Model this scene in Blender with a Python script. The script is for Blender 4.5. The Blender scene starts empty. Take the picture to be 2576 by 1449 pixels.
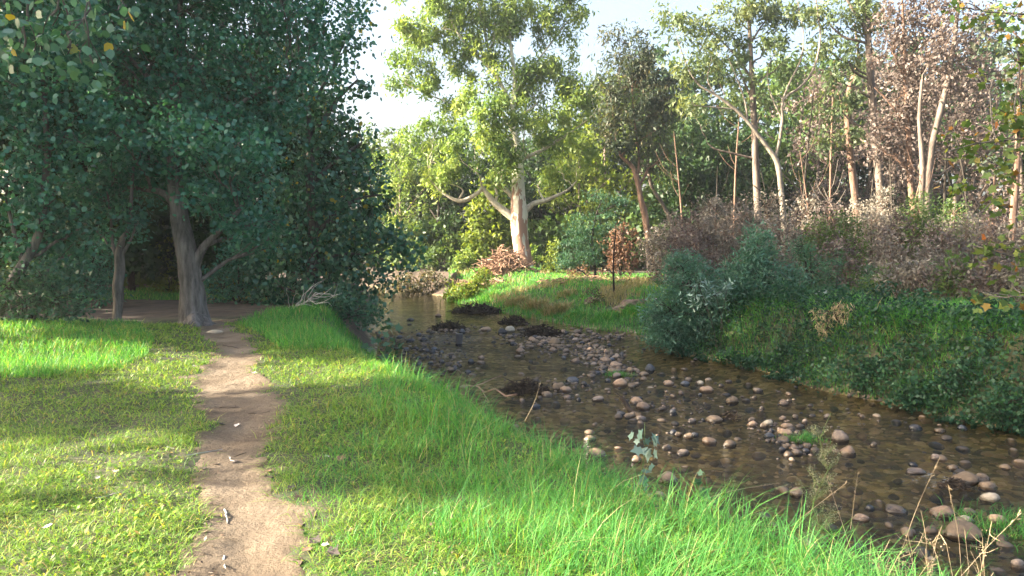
import bpy, bmesh, math, random
import numpy as np
from mathutils import Vector, Matrix, noise as mnoise

R = math.radians
random.seed(7)
rng = np.random.default_rng(11)
scene = bpy.context.scene
col = scene.collection

# ------------------------------------------------------------------ camera
CAM_Z = 1.6
PITCH = R(3.34)
FPX = 1789.0                      # focal length in pixels of a 2576 x 1449 picture
cam_data = bpy.data.cameras.new("camera")
cam_data.sensor_width = 36.0
cam_data.lens = 25.0
cam_data.clip_start = 0.05
cam_data.clip_end = 3000
cam = bpy.data.objects.new("camera", cam_data)
col.objects.link(cam)
cam.location = (0, 0, CAM_Z)
cam.rotation_euler = (R(90) - PITCH, 0, 0)
scene.camera = cam

# ------------------------------------------------------------------ sky, sun, exposure
SUN_EL = R(23)
SUN_AZ = R(-94)                   # from +Y towards -X
world = bpy.data.worlds.new("World")
scene.world = world
world.use_nodes = True
wn = world.node_tree
wn.nodes.clear()
w_out = wn.nodes.new("ShaderNodeOutputWorld")
w_bg = wn.nodes.new("ShaderNodeBackground")
w_sky = wn.nodes.new("ShaderNodeTexSky")
w_sky.sky_type = 'NISHITA'
w_sky.sun_disc = False
w_sky.sun_elevation = SUN_EL
w_sky.sun_rotation = SUN_AZ
w_sky.air_density = 1.0
w_sky.dust_density = 8.0
w_sky.ozone_density = 1.0
w_bg.inputs['Strength'].default_value = 0.1
wn.links.new(w_sky.outputs[0], w_bg.inputs[0])
wn.links.new(w_bg.outputs[0], w_out.inputs[0])

S = Vector((math.sin(SUN_AZ) * math.cos(SUN_EL), math.cos(SUN_AZ) * math.cos(SUN_EL), math.sin(SUN_EL)))
sun_data = bpy.data.lights.new("sun", 'SUN')
sun_data.energy = 5.0
sun_data.angle = R(0.5)
sun_data.color = (1.0, 0.87, 0.68)
sun = bpy.data.objects.new("sun", sun_data)
col.objects.link(sun)
sun.rotation_euler = S.to_track_quat('Z', 'Y').to_euler()
sun.location = (-30, 10, 30)

scene.view_settings.view_transform = 'Standard'
scene.view_settings.look = 'None'
scene.view_settings.gamma = 1
scene.view_settings.exposure = 2.75
cy = scene.cycles
cy.max_bounces = 7
cy.diffuse_bounces = 3
cy.glossy_bounces = 3
cy.transmission_bounces = 4
cy.transparent_max_bounces = 8
cy.caustics_reflective = False
cy.caustics_refractive = False
cy.sample_clamp_indirect = 6

# ------------------------------------------------------------------ helpers
SP, CP = math.sin(PITCH), math.cos(PITCH)


def ray(px, py):
    u = (px - 1288) / FPX
    v = (724.5 - py) / FPX
    return u, CP + SP * v, -SP + CP * v


def at_z(px, py, z):
    a, b, c = ray(px, py)
    t = (z - CAM_Z) / c
    return Vector((a * t, b * t, z))


def at_y(px, py, Y):
    a, b, c = ray(px, py)
    t = Y / b
    return Vector((a * t, Y, CAM_Z + c * t))


def m_px(Y):                      # metres per picture pixel at distance Y
    return Y / FPX


def hash2(i, j, seed):
    h = (i * 374761393 + j * 668265263 + seed * 2147483647 + 12345) & 0xffffffff
    h = ((h ^ (h >> 13)) * 1274126177) & 0xffffffff
    h = (h ^ (h >> 16)) & 0xffffffff
    return h / 4294967295.0


def vnoise(x, y, scale=1.0, seed=0):
    x = np.asarray(x, float) * scale + 1000
    y = np.asarray(y, float) * scale + 1000
    xi = np.floor(x).astype(np.int64)
    yi = np.floor(y).astype(np.int64)
    fx, fy = x - xi, y - yi
    fx = fx * fx * (3 - 2 * fx)
    fy = fy * fy * (3 - 2 * fy)
    a = hash2(xi, yi, seed); b = hash2(xi + 1, yi, seed)
    c = hash2(xi, yi + 1, seed); d = hash2(xi + 1, yi + 1, seed)
    return (a * (1 - fx) + b * fx) * (1 - fy) + (c * (1 - fx) + d * fx) * fy


def fbm(x, y, scale=1.0, seed=0, o=3):
    s = 0; a = 0.5; t = 0
    for k in range(o):
        s = s + a * vnoise(x, y, scale * 2 ** k, seed + k * 17); t += a; a *= 0.55
    return s / t


def sstep(a, b, x):
    t = np.clip((x - a) / (b - a), 0, 1)
    return t * t * (3 - 2 * t)


def tag(o, label=None, cat=None, group=None, kind=None):
    if label: o['label'] = label
    if cat: o['category'] = cat
    if group: o['group'] = group
    if kind: o['kind'] = kind
    return o


def empty(name, loc, label, cat, group=None):
    o = bpy.data.objects.new(name, None)
    o.location = loc
    o.empty_display_size = 0.1
    col.objects.link(o)
    return tag(o, label, cat, group)


class Geo:
    """collects polygons (numpy) and links them as one mesh object"""
    def __init__(self):
        self.v = []; self.f = []; self.r = []; self.n = 0

    def add(self, verts, faces, rnd=None):
        verts = np.asarray(verts, np.float32).reshape(-1, 3)
        faces = np.asarray(faces, np.int64)
        if len(verts) == 0 or len(faces) == 0: return
        self.v.append(verts); self.f.append(faces + self.n); self.n += len(verts)
        if rnd is None: rnd = np.zeros(len(verts), np.float32)
        elif np.isscalar(rnd): rnd = np.full(len(verts), rnd, np.float32)
        self.r.append(np.asarray(rnd, np.float32))

    def mesh(self, name, mat, origin=(0, 0, 0), smooth=False):
        me = bpy.data.meshes.new(name)
        v = np.concatenate(self.v) - np.asarray(origin, np.float32)
        me.vertices.add(len(v))
        me.vertices.foreach_set("co", v.ravel())
        loops = np.concatenate([f.ravel() for f in self.f])
        sizes = np.concatenate([np.full(len(f), f.shape[1]) for f in self.f])
        me.loops.add(len(loops))
        me.loops.foreach_set("vertex_index", loops.astype(np.int32))
        me.polygons.add(len(sizes))
        starts = np.concatenate([[0], np.cumsum(sizes)[:-1]])
        me.polygons.foreach_set("loop_start", starts.astype(np.int32))
        me.polygons.foreach_set("use_smooth", np.full(len(sizes), smooth))
        at = me.attributes.new("rnd", 'FLOAT', 'POINT')
        at.data.foreach_set("value", np.concatenate(self.r))
        me.update(calc_edges=True)
        if mat: me.materials.append(mat)
        return me

    def build(self, name, mat, parent=None, origin=(0, 0, 0), smooth=False):
        if parent is not None: origin = parent.location
        o = bpy.data.objects.new(name, self.mesh(name, mat, origin, smooth))
        if parent is not None: o.parent = parent
        else: o.location = origin
        col.objects.link(o)
        return o


def tube(g, pts, rad, n=7, rough=0.0, rnd=0.0, cap=True):
    """a tapered tube along a polyline"""
    P = np.asarray([tuple(p) for p in pts], float)
    m = len(P)
    rad = np.asarray(rad, float) if not np.isscalar(rad) else np.full(m, rad)
    T = np.gradient(P, axis=0)
    T /= np.linalg.norm(T, axis=1)[:, None] + 1e-9
    up = np.array([0.31, 0.95, 0.05]) if abs(T[0][1]) < 0.8 else np.array([1.0, 0.1, 0.1])
    V = []
    ang = np.arange(n) * 2 * math.pi / n
    for i in range(m):
        a = np.cross(T[i], up); a /= np.linalg.norm(a) + 1e-9
        b = np.cross(T[i], a)
        up = np.cross(a, T[i])
        rr = rad[i] * (1 + rough * (rng.random(n) - 0.5))
        V.append(P[i] + np.outer(np.cos(ang) * rr, a) + np.outer(np.sin(ang) * rr, b))
    V = np.concatenate(V)
    i = np.arange(m - 1)[:, None] * n
    k = np.arange(n)[None]
    k2 = (k + 1) % n
    F = np.stack([i + k, i + k2, i + n + k2, i + n + k], -1).reshape(-1, 4)
    g.add(V, F, rnd)
    if cap:
        g.add(V[-n:], [list(range(n))], rnd)


def smooth_line(pts, n=12):
    """Catmull-Rom through points (x,y,z,r)"""
    P = np.asarray(pts, float)
    P = np.vstack([2 * P[0] - P[1], P, 2 * P[-1] - P[-2]])
    out = []
    seg = len(P) - 3
    per = max(2, n // seg)
    for s in range(seg):
        p0, p1, p2, p3 = P[s:s + 4]
        for t in np.linspace(0, 1, per, endpoint=False):
            out.append(0.5 * (2 * p1 + (p2 - p0) * t + (2 * p0 - 5 * p1 + 4 * p2 - p3) * t * t + (3 * p1 - p0 - 3 * p2 + p3) * t ** 3))
    out.append(P[-2])
    return np.array(out)


LEAF = {
    'rhomb': np.array([(0, 0), (.45, -.5), (1, 0), (.45, .5)]),
    'round': np.array([(0, 0), (.2, -.42), (.55, -.5), (1, 0), (.55, .5), (.2, .42)]),
    'maple': np.array([(0, 0), (.05, -.35), (.3, -.3), (.45, -.6), (.6, -.25), (1, 0), (.6, .25), (.45, .6), (.3, .3), (.05, .35)]),
}


def unit(a):
    return a / (np.linalg.norm(a, axis=1)[:, None] + 1e-9)


def add_leaves(g, P, L, W, droop=0.3, shape='rhomb', D=None, rnd=None, flat=0.0):
    """one polygon per leaf at points P"""
    N = len(P)
    if N == 0: return
    if D is None: D = rng.normal(size=(N, 3))
    else: D = D + rng.normal(size=(N, 3)) * 0.45
    D = unit(D); D[:, 2] -= droop; D = unit(D)
    A = rng.normal(size=(N, 3))
    if flat: A[:, 2] *= (1 - flat)
    Sd = unit(np.cross(D, A)) if not flat else unit(np.cross(D, np.array([0, 0, 1.0]) + (1 - flat) * rng.normal(size=(N, 3))))
    T = LEAF[shape]
    sv = 0.5 + 0.95 * rng.random(N)
    Ls = L * sv; Ws = W * sv * (.8 + .4 * rng.random(N))
    V = P[:, None, :] + T[None, :, 0, None] * (D * Ls[:, None])[:, None, :] + T[None, :, 1, None] * (Sd * Ws[:, None])[:, None, :]
    k = len(T)
    F = np.arange(N * k).reshape(N, k)
    if rnd is None: rnd = rng.random(N)
    g.add(V.reshape(-1, 3), F, np.repeat(rnd, k))


# ------------------------------------------------------------------ materials
def new_mat(name):
    m = bpy.data.materials.new(name)
    m.use_nodes = True
    nt = m.node_tree
    nt.nodes.clear()
    return m, nt, nt.nodes, nt.links


def ramp(N, cols):
    r = N.new("ShaderNodeValToRGB")
    e = r.color_ramp.elements
    while len(e) < len(cols): e.new(0.5)
    for i, (p, c) in enumerate(cols):
        e[i].position = p
        e[i].color = (*c, 1)
    return r


def mat_leaf(name, cols, trans=0.4, rough=0.5, spec=0.3, tcol=(1.25, 1.15, 0.5), patch=0.0):
    m, nt, N, L = new_mat(name)
    at = N.new("ShaderNodeAttribute"); at.attribute_name = "rnd"
    r = ramp(N, cols)
    L.new(at.outputs['Fac'], r.inputs[0])
    b = N.new("ShaderNodeBsdfPrincipled")
    b.inputs['Roughness'].default_value = rough
    b.inputs['Specular IOR Level'].default_value = spec
    L.new(r.outputs[0], b.inputs['Base Color'])
    t = N.new("ShaderNodeBsdfTranslucent")
    mul = N.new("ShaderNodeMix"); mul.data_type = 'RGBA'; mul.blend_type = 'MULTIPLY'
    mul.inputs[0].default_value = 1
    mul.inputs[7].default_value = (*tcol, 1)
    L.new(r.outputs[0], mul.inputs[6])
    L.new(mul.outputs[2], t.inputs[0])
    mx = N.new("ShaderNodeMixShader"); mx.inputs[0].default_value = trans
    L.new(b.outputs[0], mx.inputs[1]); L.new(t.outputs[0], mx.inputs[2])
    o = N.new("ShaderNodeOutputMaterial"); L.new(mx.outputs[0], o.inputs[0])
    return m


def mat_bark(name, c1, c2, scale=6, stretch=0.2, bump=0.6, contrast=(0.35, 0.65), rough=0.85, peel=None):
    m, nt, N, L = new_mat(name)
    tc = N.new("ShaderNodeTexCoord")
    mp = N.new("ShaderNodeMapping"); mp.inputs['Scale'].default_value = (scale, scale, scale * stretch)
    L.new(tc.outputs['Object'], mp.inputs[0])
    nz = N.new("ShaderNodeTexNoise"); nz.inputs['Scale'].default_value = 1; nz.inputs['Detail'].default_value = 6
    nz.inputs['Roughness'].default_value = 0.65
    L.new(mp.outputs[0], nz.inputs[0])
    r = ramp(N, [(contrast[0], c1), (contrast[1], c2)])
    L.new(nz.outputs[0], r.inputs[0])
    cout = r.outputs[0]
    if peel:                      # brown bark flaking off up to some height
        pc, z0, z1 = peel
        sx = N.new("ShaderNodeSeparateXYZ"); L.new(tc.outputs['Object'], sx.inputs[0])
        mr = N.new("ShaderNodeMapRange"); mr.inputs[1].default_value = z0; mr.inputs[2].default_value = z1
        mr.inputs[3].default_value = 0.62; mr.inputs[4].default_value = 0.36
        L.new(sx.outputs[2], mr.inputs[0])
        n2 = N.new("ShaderNodeTexNoise"); n2.inputs['Scale'].default_value = 1; n2.inputs['Detail'].default_value = 4
        mp2 = N.new("ShaderNodeMapping"); mp2.inputs['Scale'].default_value = (3.2, 3.2, 0.9)
        L.new(tc.outputs['Object'], mp2.inputs[0]); L.new(mp2.outputs[0], n2.inputs[0])
        lt = N.new("ShaderNodeMath"); lt.operation = 'LESS_THAN'
        L.new(n2.outputs[0], lt.inputs[0]); L.new(mr.outputs[0], lt.inputs[1])
        mx = N.new("ShaderNodeMix"); mx.data_type = 'RGBA'
        L.new(lt.outputs[0], mx.inputs[0]); L.new(cout, mx.inputs[6]); mx.inputs[7].default_value = (*pc, 1)
        cout = mx.outputs[2]
    b = N.new("ShaderNodeBsdfPrincipled"); b.inputs['Roughness'].default_value = rough
    b.inputs['Specular IOR Level'].default_value = 0.2
    L.new(cout, b.inputs['Base Color'])
    bp = N.new("ShaderNodeBump"); bp.inputs['Strength'].default_value = bump; bp.inputs['Distance'].default_value = 0.04
    L.new(nz.outputs[0], bp.inputs['Height']); L.new(bp.outputs[0], b.inputs['Normal'])
    o = N.new("ShaderNodeOutputMaterial"); L.new(b.outputs[0], o.inputs[0])
    return m


def mat_rock(name, c1, c2, wet=0.35):
    m, nt, N, L = new_mat(name)
    tc = N.new("ShaderNodeTexCoord")
    oi = N.new("ShaderNodeObjectInfo")
    nz = N.new("ShaderNodeTexNoise"); nz.noise_dimensions = '4D'
    nz.inputs['Scale'].default_value = 2.5; nz.inputs['Detail'].default_value = 8; nz.inputs['Roughness'].default_value = 0.65
    L.new(tc.outputs['Object'], nz.inputs['Vector'])
    mu = N.new("ShaderNodeMath"); mu.operation = 'MULTIPLY'; mu.inputs[1].default_value = 37.0
    L.new(oi.outputs['Random'], mu.inputs[0]); L.new(mu.outputs[0], nz.inputs['W'])
    r = ramp(N, [(0.3, c1), (0.68, c2)])
    L.new(nz.outputs[0], r.inputs[0])
    hs = N.new("ShaderNodeHueSaturation")
    mr = N.new("ShaderNodeMapRange"); mr.inputs[3].default_value = 0.65; mr.inputs[4].default_value = 1.25
    L.new(oi.outputs['Random'], mr.inputs[0]); L.new(mr.outputs[0], hs.inputs['Value'])
    L.new(r.outputs[0], hs.inputs['Color'])
    geo = N.new("ShaderNodeNewGeometry"); sx = N.new("ShaderNodeSeparateXYZ")
    L.new(geo.outputs['Position'], sx.inputs[0])
    ad = N.new("ShaderNodeMath"); ad.operation = 'MULTIPLY_ADD'; ad.inputs[1].default_value = 0.05
    L.new(nz.outputs[0], ad.inputs[0]); L.new(sx.outputs[2], ad.inputs[2])
    wt = N.new("ShaderNodeMapRange"); wt.inputs[1].default_value = -0.955; wt.inputs[2].default_value = -0.925
    wt.inputs[3].default_value = wet; wt.inputs[4].default_value = 1
    L.new(ad.outputs[0], wt.inputs[0])
    mx = N.new("ShaderNodeMix"); mx.data_type = 'RGBA'; mx.blend_type = 'MULTIPLY'; mx.inputs[0].default_value = 1
    L.new(hs.outputs[0], mx.inputs[6]); L.new(wt.outputs[0], mx.inputs[7])
    b = N.new("ShaderNodeBsdfPrincipled")
    wr = N.new("ShaderNodeMapRange"); wr.inputs[1].default_value = -0.955; wr.inputs[2].default_value = -0.925
    wr.inputs[3].default_value = 0.25; wr.inputs[4].default_value = 0.75
    L.new(ad.outputs[0], wr.inputs[0]); L.new(wr.outputs[0], b.inputs['Roughness'])
    L.new(mx.outputs[2], b.inputs['Base Color'])
    bp = N.new("ShaderNodeBump"); bp.inputs['Strength'].default_value = 0.35; bp.inputs['Distance'].default_value = 0.02
    L.new(nz.outputs[0], bp.inputs['Height']); L.new(bp.outputs[0], b.inputs['Normal'])
    o = N.new("ShaderNodeOutputMaterial"); L.new(b.outputs[0], o.inputs[0])
    return m


def mat_plain(name, c1, c2, scale=20, rough=0.8, spec=0.2):
    m, nt, N, L = new_mat(name)
    tc = N.new("ShaderNodeTexCoord")
    nz = N.new("ShaderNodeTexNoise"); nz.inputs['Scale'].default_value = scale; nz.inputs['Detail'].default_value = 4
    L.new(tc.outputs['Object'], nz.inputs['Vector'])
    r = ramp(N, [(0.35, c1), (0.65, c2)]); L.new(nz.outputs[0], r.inputs[0])
    b = N.new("ShaderNodeBsdfPrincipled"); b.inputs['Roughness'].default_value = rough
    b.inputs['Specular IOR Level'].default_value = spec
    L.new(r.outputs[0], b.inputs['Base Color'])
    o = N.new("ShaderNodeOutputMaterial"); L.new(b.outputs[0], o.inputs[0])
    return m


M = {}
M['gumleaf'] = mat_leaf("gum_leaves", [(0, (.07, .14, .04)), (.5, (.15, .24, .06)), (1, (.30, .37, .10))], trans=.42)
M['duskleaf'] = mat_leaf("dusky_gum_leaves", [(0, (.05, .085, .04)), (.5, (.10, .145, .065)), (1, (.19, .22, .10))], trans=.38)
M['scrubleaf'] = mat_leaf("olive_scrub", [(0, (.04, .045, .025)), (.5, (.085, .085, .045)), (1, (.16, .13, .08))], trans=.3)
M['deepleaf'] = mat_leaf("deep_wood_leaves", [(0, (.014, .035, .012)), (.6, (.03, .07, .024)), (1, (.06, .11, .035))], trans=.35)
M['blueleaf'] = mat_leaf("blue_gum_leaves", [(0, (.03, .05, .035)), (.6, (.06, .085, .055)), (1, (.13, .11, .07))], trans=.35)
M['oakleaf'] = mat_leaf("dark_leaves", [(0, (.024, .10, .075)), (.6, (.05, .19, .13)), (1, (.10, .27, .15))], trans=.35, rough=.4, spec=.5)
M['poplarleaf'] = mat_leaf("poplar_leaves", [(0, (.03, .11, .075)), (.6, (.08, .21, .135)), (.97, (.13, .28, .17)), (.985, (.45, .36, .05)), (1, (.45, .36, .05))], trans=.35, rough=.35, spec=.6)
M['brightleaf'] = mat_leaf("bright_leaves", [(0, (.08, .13, .025)), (.5, (.13, .19, .035)), (1, (.22, .26, .06))], trans=.5)
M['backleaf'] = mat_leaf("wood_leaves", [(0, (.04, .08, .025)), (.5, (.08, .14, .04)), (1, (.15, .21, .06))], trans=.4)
M['brownleaf'] = mat_leaf("scorched_leaves", [(0, (.08, .05, .035)), (.5, (.15, .09, .06)), (1, (.25, .16, .10))], trans=.35, tcol=(1.2, .95, .7))
M['purpleleaf'] = mat_leaf("dead_leaves", [(0, (.065, .052, .047)), (.5, (.125, .10, .088)), (1, (.21, .17, .145))], trans=.3, tcol=(1.2, .95, .8))
M['greyleaf'] = mat_leaf("grey_seed_heads", [(0, (.10, .09, .075)), (.5, (.19, .17, .14)), (1, (.32, .29, .23))], trans=.3, tcol=(1.1, 1, .8))
M['tanleaf'] = mat_leaf("tan_dry_leaves", [(0, (.28, .22, .12)), (1, (.55, .46, .28))], trans=.3, tcol=(1.1, 1, .7))
M['wattle'] = mat_leaf("wattle_leaves", [(0, (.03, .08, .05)), (.5, (.05, .13, .08)), (1, (.09, .18, .10))], trans=.35)
M['silver'] = mat_leaf("silvery_leaves", [(0, (.10, .18, .15)), (1, (.28, .38, .32))], trans=.25, tcol=(1, 1.1, .8))
M['bush'] = mat_leaf("bush_leaves", [(0, (.03, .09, .055)), (.6, (.06, .16, .09)), (1, (.13, .25, .15))], trans=.35, rough=.45)
M['willow'] = mat_leaf("willow_leaves", [(0, (.04, .115, .08)), (.6, (.08, .20, .13)), (1, (.18, .32, .22))], trans=.35, rough=.4, spec=.5)
M['creeper'] = mat_leaf("creeper_leaves", [(0, (.010, .04, .022)), (.6, (.024, .08, .04)), (1, (.065, .15, .06))], trans=.35, rough=.45)
M['plane'] = mat_leaf("plane_leaves", [(0, (.06, .12, .035)), (.6, (.13, .20, .06)), (.88, (.24, .28, .07)), (.96, (.30, .19, .05)), (1, (.30, .10, .03))], trans=.45)
M['planedry'] = mat_leaf("autumn_plane_leaves", [(0, (.30, .26, .06)), (.5, (.42, .22, .07)), (1, (.40, .13, .04))], trans=.4, tcol=(1.2, 1, .6))
M['grass'] = mat_leaf("long_grass", [(0, (.04, .18, .045)), (.5, (.09, .29, .07)), (.88, (.16, .42, .09)), (.93, (.24, .40, .10)), (.955, (.34, .33, .14)), (1, (.42, .36, .2))], trans=.45, rough=.5, spec=.25, tcol=(1.3, 1.2, .4))
M['lawn'] = mat_leaf("short_grass", [(0, (.07, .17, .03)), (.5, (.16, .31, .05)), (.85, (.29, .42, .08)), (.93, (.38, .38, .12)), (1, (.3, .22, .12))], trans=.4, rough=.5, tcol=(1.3, 1.15, .4))
M['drygrass'] = mat_leaf("dry_grass", [(0, (.13, .16, .05)), (.5, (.28, .26, .11)), (1, (.45, .36, .2))], trans=.35, tcol=(1.2, 1.05, .6))
M['weed'] = mat_leaf("weed_seed_heads", [(0, (.12, .15, .08)), (1, (.34, .32, .2))], trans=.3, tcol=(1.1, 1, .7))
M['leafshade'] = mat_leaf("seedling_leaves", [(0, (.04, .11, .05)), (1, (.09, .19, .11))], trans=.3, rough=.35)

M['gumbark'] = mat_bark("white_gum_bark", (.42, .40, .31), (.74, .70, .58), scale=1.5, stretch=.35, bump=.12, rough=.6, peel=((.30, .18, .13), 1.0, 6.5))
M['gumlimb'] = mat_bark("pale_limb_bark", (.26, .23, .18), (.58, .53, .42), scale=4, stretch=.5, bump=.15, rough=.7)
M['forkbark'] = mat_bark("grey_limb_bark", (.10, .085, .07), (.30, .26, .21), scale=4, stretch=.4, bump=.6)
M['brownbark'] = mat_bark("stringy_brown_bark", (.07, .045, .035), (.27, .17, .12), scale=7, stretch=.12, bump=.8)
M['tallbark'] = mat_bark("tall_gum_bark", (.07, .056, .048), (.20, .16, .13), scale=4.0, stretch=.25, bump=.9, contrast=(.38, .62))
M['greybark'] = mat_bark("grey_furrowed_bark", (.055, .05, .045), (.19, .17, .155), scale=11, stretch=.2, bump=1.0)
M['darkbark'] = mat_bark("dark_bark", (.02, .017, .014), (.06, .05, .04), scale=6, stretch=.3)
M['burnt'] = mat_bark("burnt_bark", (.010, .009, .009), (.04, .03, .025), scale=8, stretch=.2)
M['twig'] = mat_plain("dark_twigs", (.018, .014, .011), (.07, .05, .035), 9)
M['redtwig'] = mat_plain("dry_brown_twigs", (.14, .085, .06), (.38, .25, .17), 5)
M['palewood'] = mat_plain("bleached_wood", (.3, .28, .25), (.6, .57, .52), 8)
M['stem'] = mat_plain("green_stem", (.06, .1, .03), (.14, .17, .07), 30)
M['drystem'] = mat_plain("dry_stem", (.18, .14, .09), (.36, .28, .18), 30)

# ------------------------------------------------------------------ terrain functions
RIVER = np.array([(9, -5), (4.6, 0), (3.3, 2.0), (2.65, 3.2), (2.0, 4.3), (1.35, 5.3), (.65, 6.6), (.05, 7.8), (-.6, 9.0), (-1.25, 10.3), (-2.1, 12.0), (-2.9, 14.2),
                  (-3.3, 17.6), (-4.4, 22), (-5.3, 27.5), (-6.3, 34), (-9, 40), (-16, 46), (-40, 54),
                  (-40, 60), (-14, 52), (-6.4, 43), (-3.5, 37.5), (-3.0, 34), (-1.8, 30), (-.1, 27.2), (1.5, 23.8), (2.6, 22.1), (3.7, 21.2),
                  (3.75, 19.3), (4.0, 17.2), (4.8, 15.8), (5.3, 14.3), (5.5, 12.8), (6.1, 11.8), (6.5, 10.8), (7.2, 9.8), (11, 7.3), (16, 3), (22, -4)], float)


def river_sd(x, y):
    x = np.asarray(x, float); y = np.asarray(y, float)
    d2 = np.full(x.shape, 1e9)
    inside = np.zeros(x.shape, bool)
    n = len(RIVER)
    for i in range(n):
        ax, ay = RIVER[i]; bx, by = RIVER[(i + 1) % n]
        ex, ey = bx - ax, by - ay
        t = np.clip(((x - ax) * ex + (y - ay) * ey) / (ex * ex + ey * ey), 0, 1)
        d2 = np.minimum(d2, (x - ax - t * ex) ** 2 + (y - ay - t * ey) ** 2)
        c = ((ay > y) != (by > y))
        xi = ax + (y - ay) * ex / (ey if abs(ey) > 1e-9 else 1e-9)
        inside ^= c & (x < xi)
    d = np.sqrt(d2)
    return np.where(inside, -d, d)


PATH = [(1449, 470, 760), (1350, 480, 740), (1250, 495, 715), (1170, 508, 700), (1100, 520, 690), (1040, 520, 700), (1000, 490, 690),
        (960, 470, 660), (930, 500, 640), (900, 545, 655), (870, 545, 645), (845, 500, 600), (825, 470, 560)]
_pl = [(at_z(l, y, 0), at_z(r, y, 0)) for (y, l, r) in PATH]
PATH_Y = np.array([-6, 0.0] + [a.y for a, b in _pl] + [16.0])
PATH_L = np.array([-1.2, -1.35] + [a.x for a, b in _pl] + [-7.0])
PATH_R = np.array([-.2, -.75] + [b.x for a, b in _pl] + [-5.8])


def path_d(x, y):
    """>0 inside the path, metres to its edge"""
    l = np.interp(y, PATH_Y, PATH_L); r = np.interp(y, PATH_Y, PATH_R)
    d = np.minimum(x - l, r - x)
    return np.where(y > 15.5, -1.0, d)


def height(x, y):
    x = np.asarray(x, float); y = np.asarray(y, float)
    sd = river_sd(x, y)
    left = (x < 3.2) & (y < 20) | (x < -3.4)
    w = np.where(left, 0.95 + 0.5 * sstep(14, 18, y), np.where((y > 21), 5.0, np.where(x > 3.2, 1.1, 1.0)))
    rb = sstep(19, 23, y)
    w = np.where(left, w, 1.1 + rb * 3.6)
    top = np.where(left, 0.0, -0.05 + 0.1 * rb)
    k = sstep(-0.12, 1.0, sd / w)
    z = -1.06 + (top + 1.06) * k
    bed = -1.06 - 0.16 * sstep(0, 1.2, -sd) + 0.16 * (fbm(x, y, .9, 5) - .5) * sstep(0, .6, -sd)
    # shallow bars where stones break the surface
    z = np.where(sd < 0, bed, z)
    onb = sstep(0.3, 1.5, sd)
    z = z + onb * (0.10 * (fbm(x, y, .55, 3) - .5) + 0.05 * (fbm(x, y, 2.2, 9) - .5))
    z = z + .36 * sstep(4.8, 6.2, x) * sstep(19.5, 17.5, y) * k * sstep(-.1, 1, sd)
    z = z + onb * 0.20 * np.exp(-((x + 3.6) ** 2 / 3.5 + (y - 15.6) ** 2 / 2.2))
    z = z + onb * 0.22 * np.exp(-((x + 8.5) ** 2 / 9 + (y - 12.2) ** 2 / 2.5))
    z = z + onb * 0.18 * np.exp(-((x + .6) ** 2 / 2 + (y - 8.6) ** 2 / 4))
    # gum mound
    z = z + 0.35 * np.exp(-((x - 0.2) ** 2 / 9 + (y - 40) ** 2 / 16))
    # the woods rise far away
    z = z + 1.5 * sstep(60, 140, np.abs(y)) + 1.0 * sstep(50, 140, np.abs(x))
    pd = path_d(x, y)
    z = z - 0.035 * sstep(-.15, .3, pd) + 0.012 * sstep(0, .2, pd) * (fbm(x, y, 5, 21) - .5)
    return z


def hz(x, y):
    return float(height(np.array([x]), np.array([y]))[0])


def ground_at(px, py):
    a, b, c = ray(px, py)
    t = np.linspace(2, 90, 1600)
    zz = CAM_Z + c * t
    h = height(a * t, b * t)
    i = np.argmax(zz < h)
    if zz[i] >= h[i]: i = len(t) - 1
    return Vector((a * t[i], b * t[i], float(h[i])))


# ------------------------------------------------------------------ ground, path, water
def grid_axis(a, b, step, far, g=1.18):
    core = list(np.arange(a, b, step))
    s = step; v = a; lo = []
    while v > -far:
        s = min(s * g, 12); v -= s; lo.append(v)
    s = step; v = b; hi = [b]
    while v < far:
        s = min(s * g, 12); v += s; hi.append(v)
    return np.array(lo[::-1] + core + hi)


def path_mask(x, y):
    d = path_d(x, y) + 0.40 * (fbm(x, y, 2.2, 31) - .5) + .26 * (fbm(x, y, 8, 35) - .5)
    return np.maximum(d, .10 - np.hypot((x + 1.2) / .35, (y - 4.1) / .4) * .35 + .5 * (fbm(x, y, 3, 43) - .5))


gx = grid_axis(-10, 9, 0.09, 260)
gy = grid_axis(1.0, 24, 0.09, 260)
X, Y = np.meshgrid(gx, gy)
Z = height(X, Y)
Z = Z - .03 * sstep(.06, .2, path_mask(X, Y)) * (Y < 15.3)
ny, nx = X.shape
idx = np.arange(nx * ny).reshape(ny, nx)
Fq = np.stack([idx[:-1, :-1], idx[:-1, 1:], idx[1:, 1:], idx[1:, :-1]], -1).reshape(-1, 4)


def litter_mask(x, y):
    """bare leaf litter under the left trees, the burnt clearing and the woods"""
    a = sstep(15.2, 16.2, y + .6 * (fbm(x, y, 1, 2) - .5)) * sstep(-1.5, -4, x - 0 * y) * (1 - sstep(21.5, 22.5, y) * (1 - sstep(25.5, 26.5, y)))
    b = sstep(.45, .6, fbm(x, y, .35, 8)) * sstep(30, 36, y)
    return np.clip(np.maximum(a, b), 0, 1)


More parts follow.
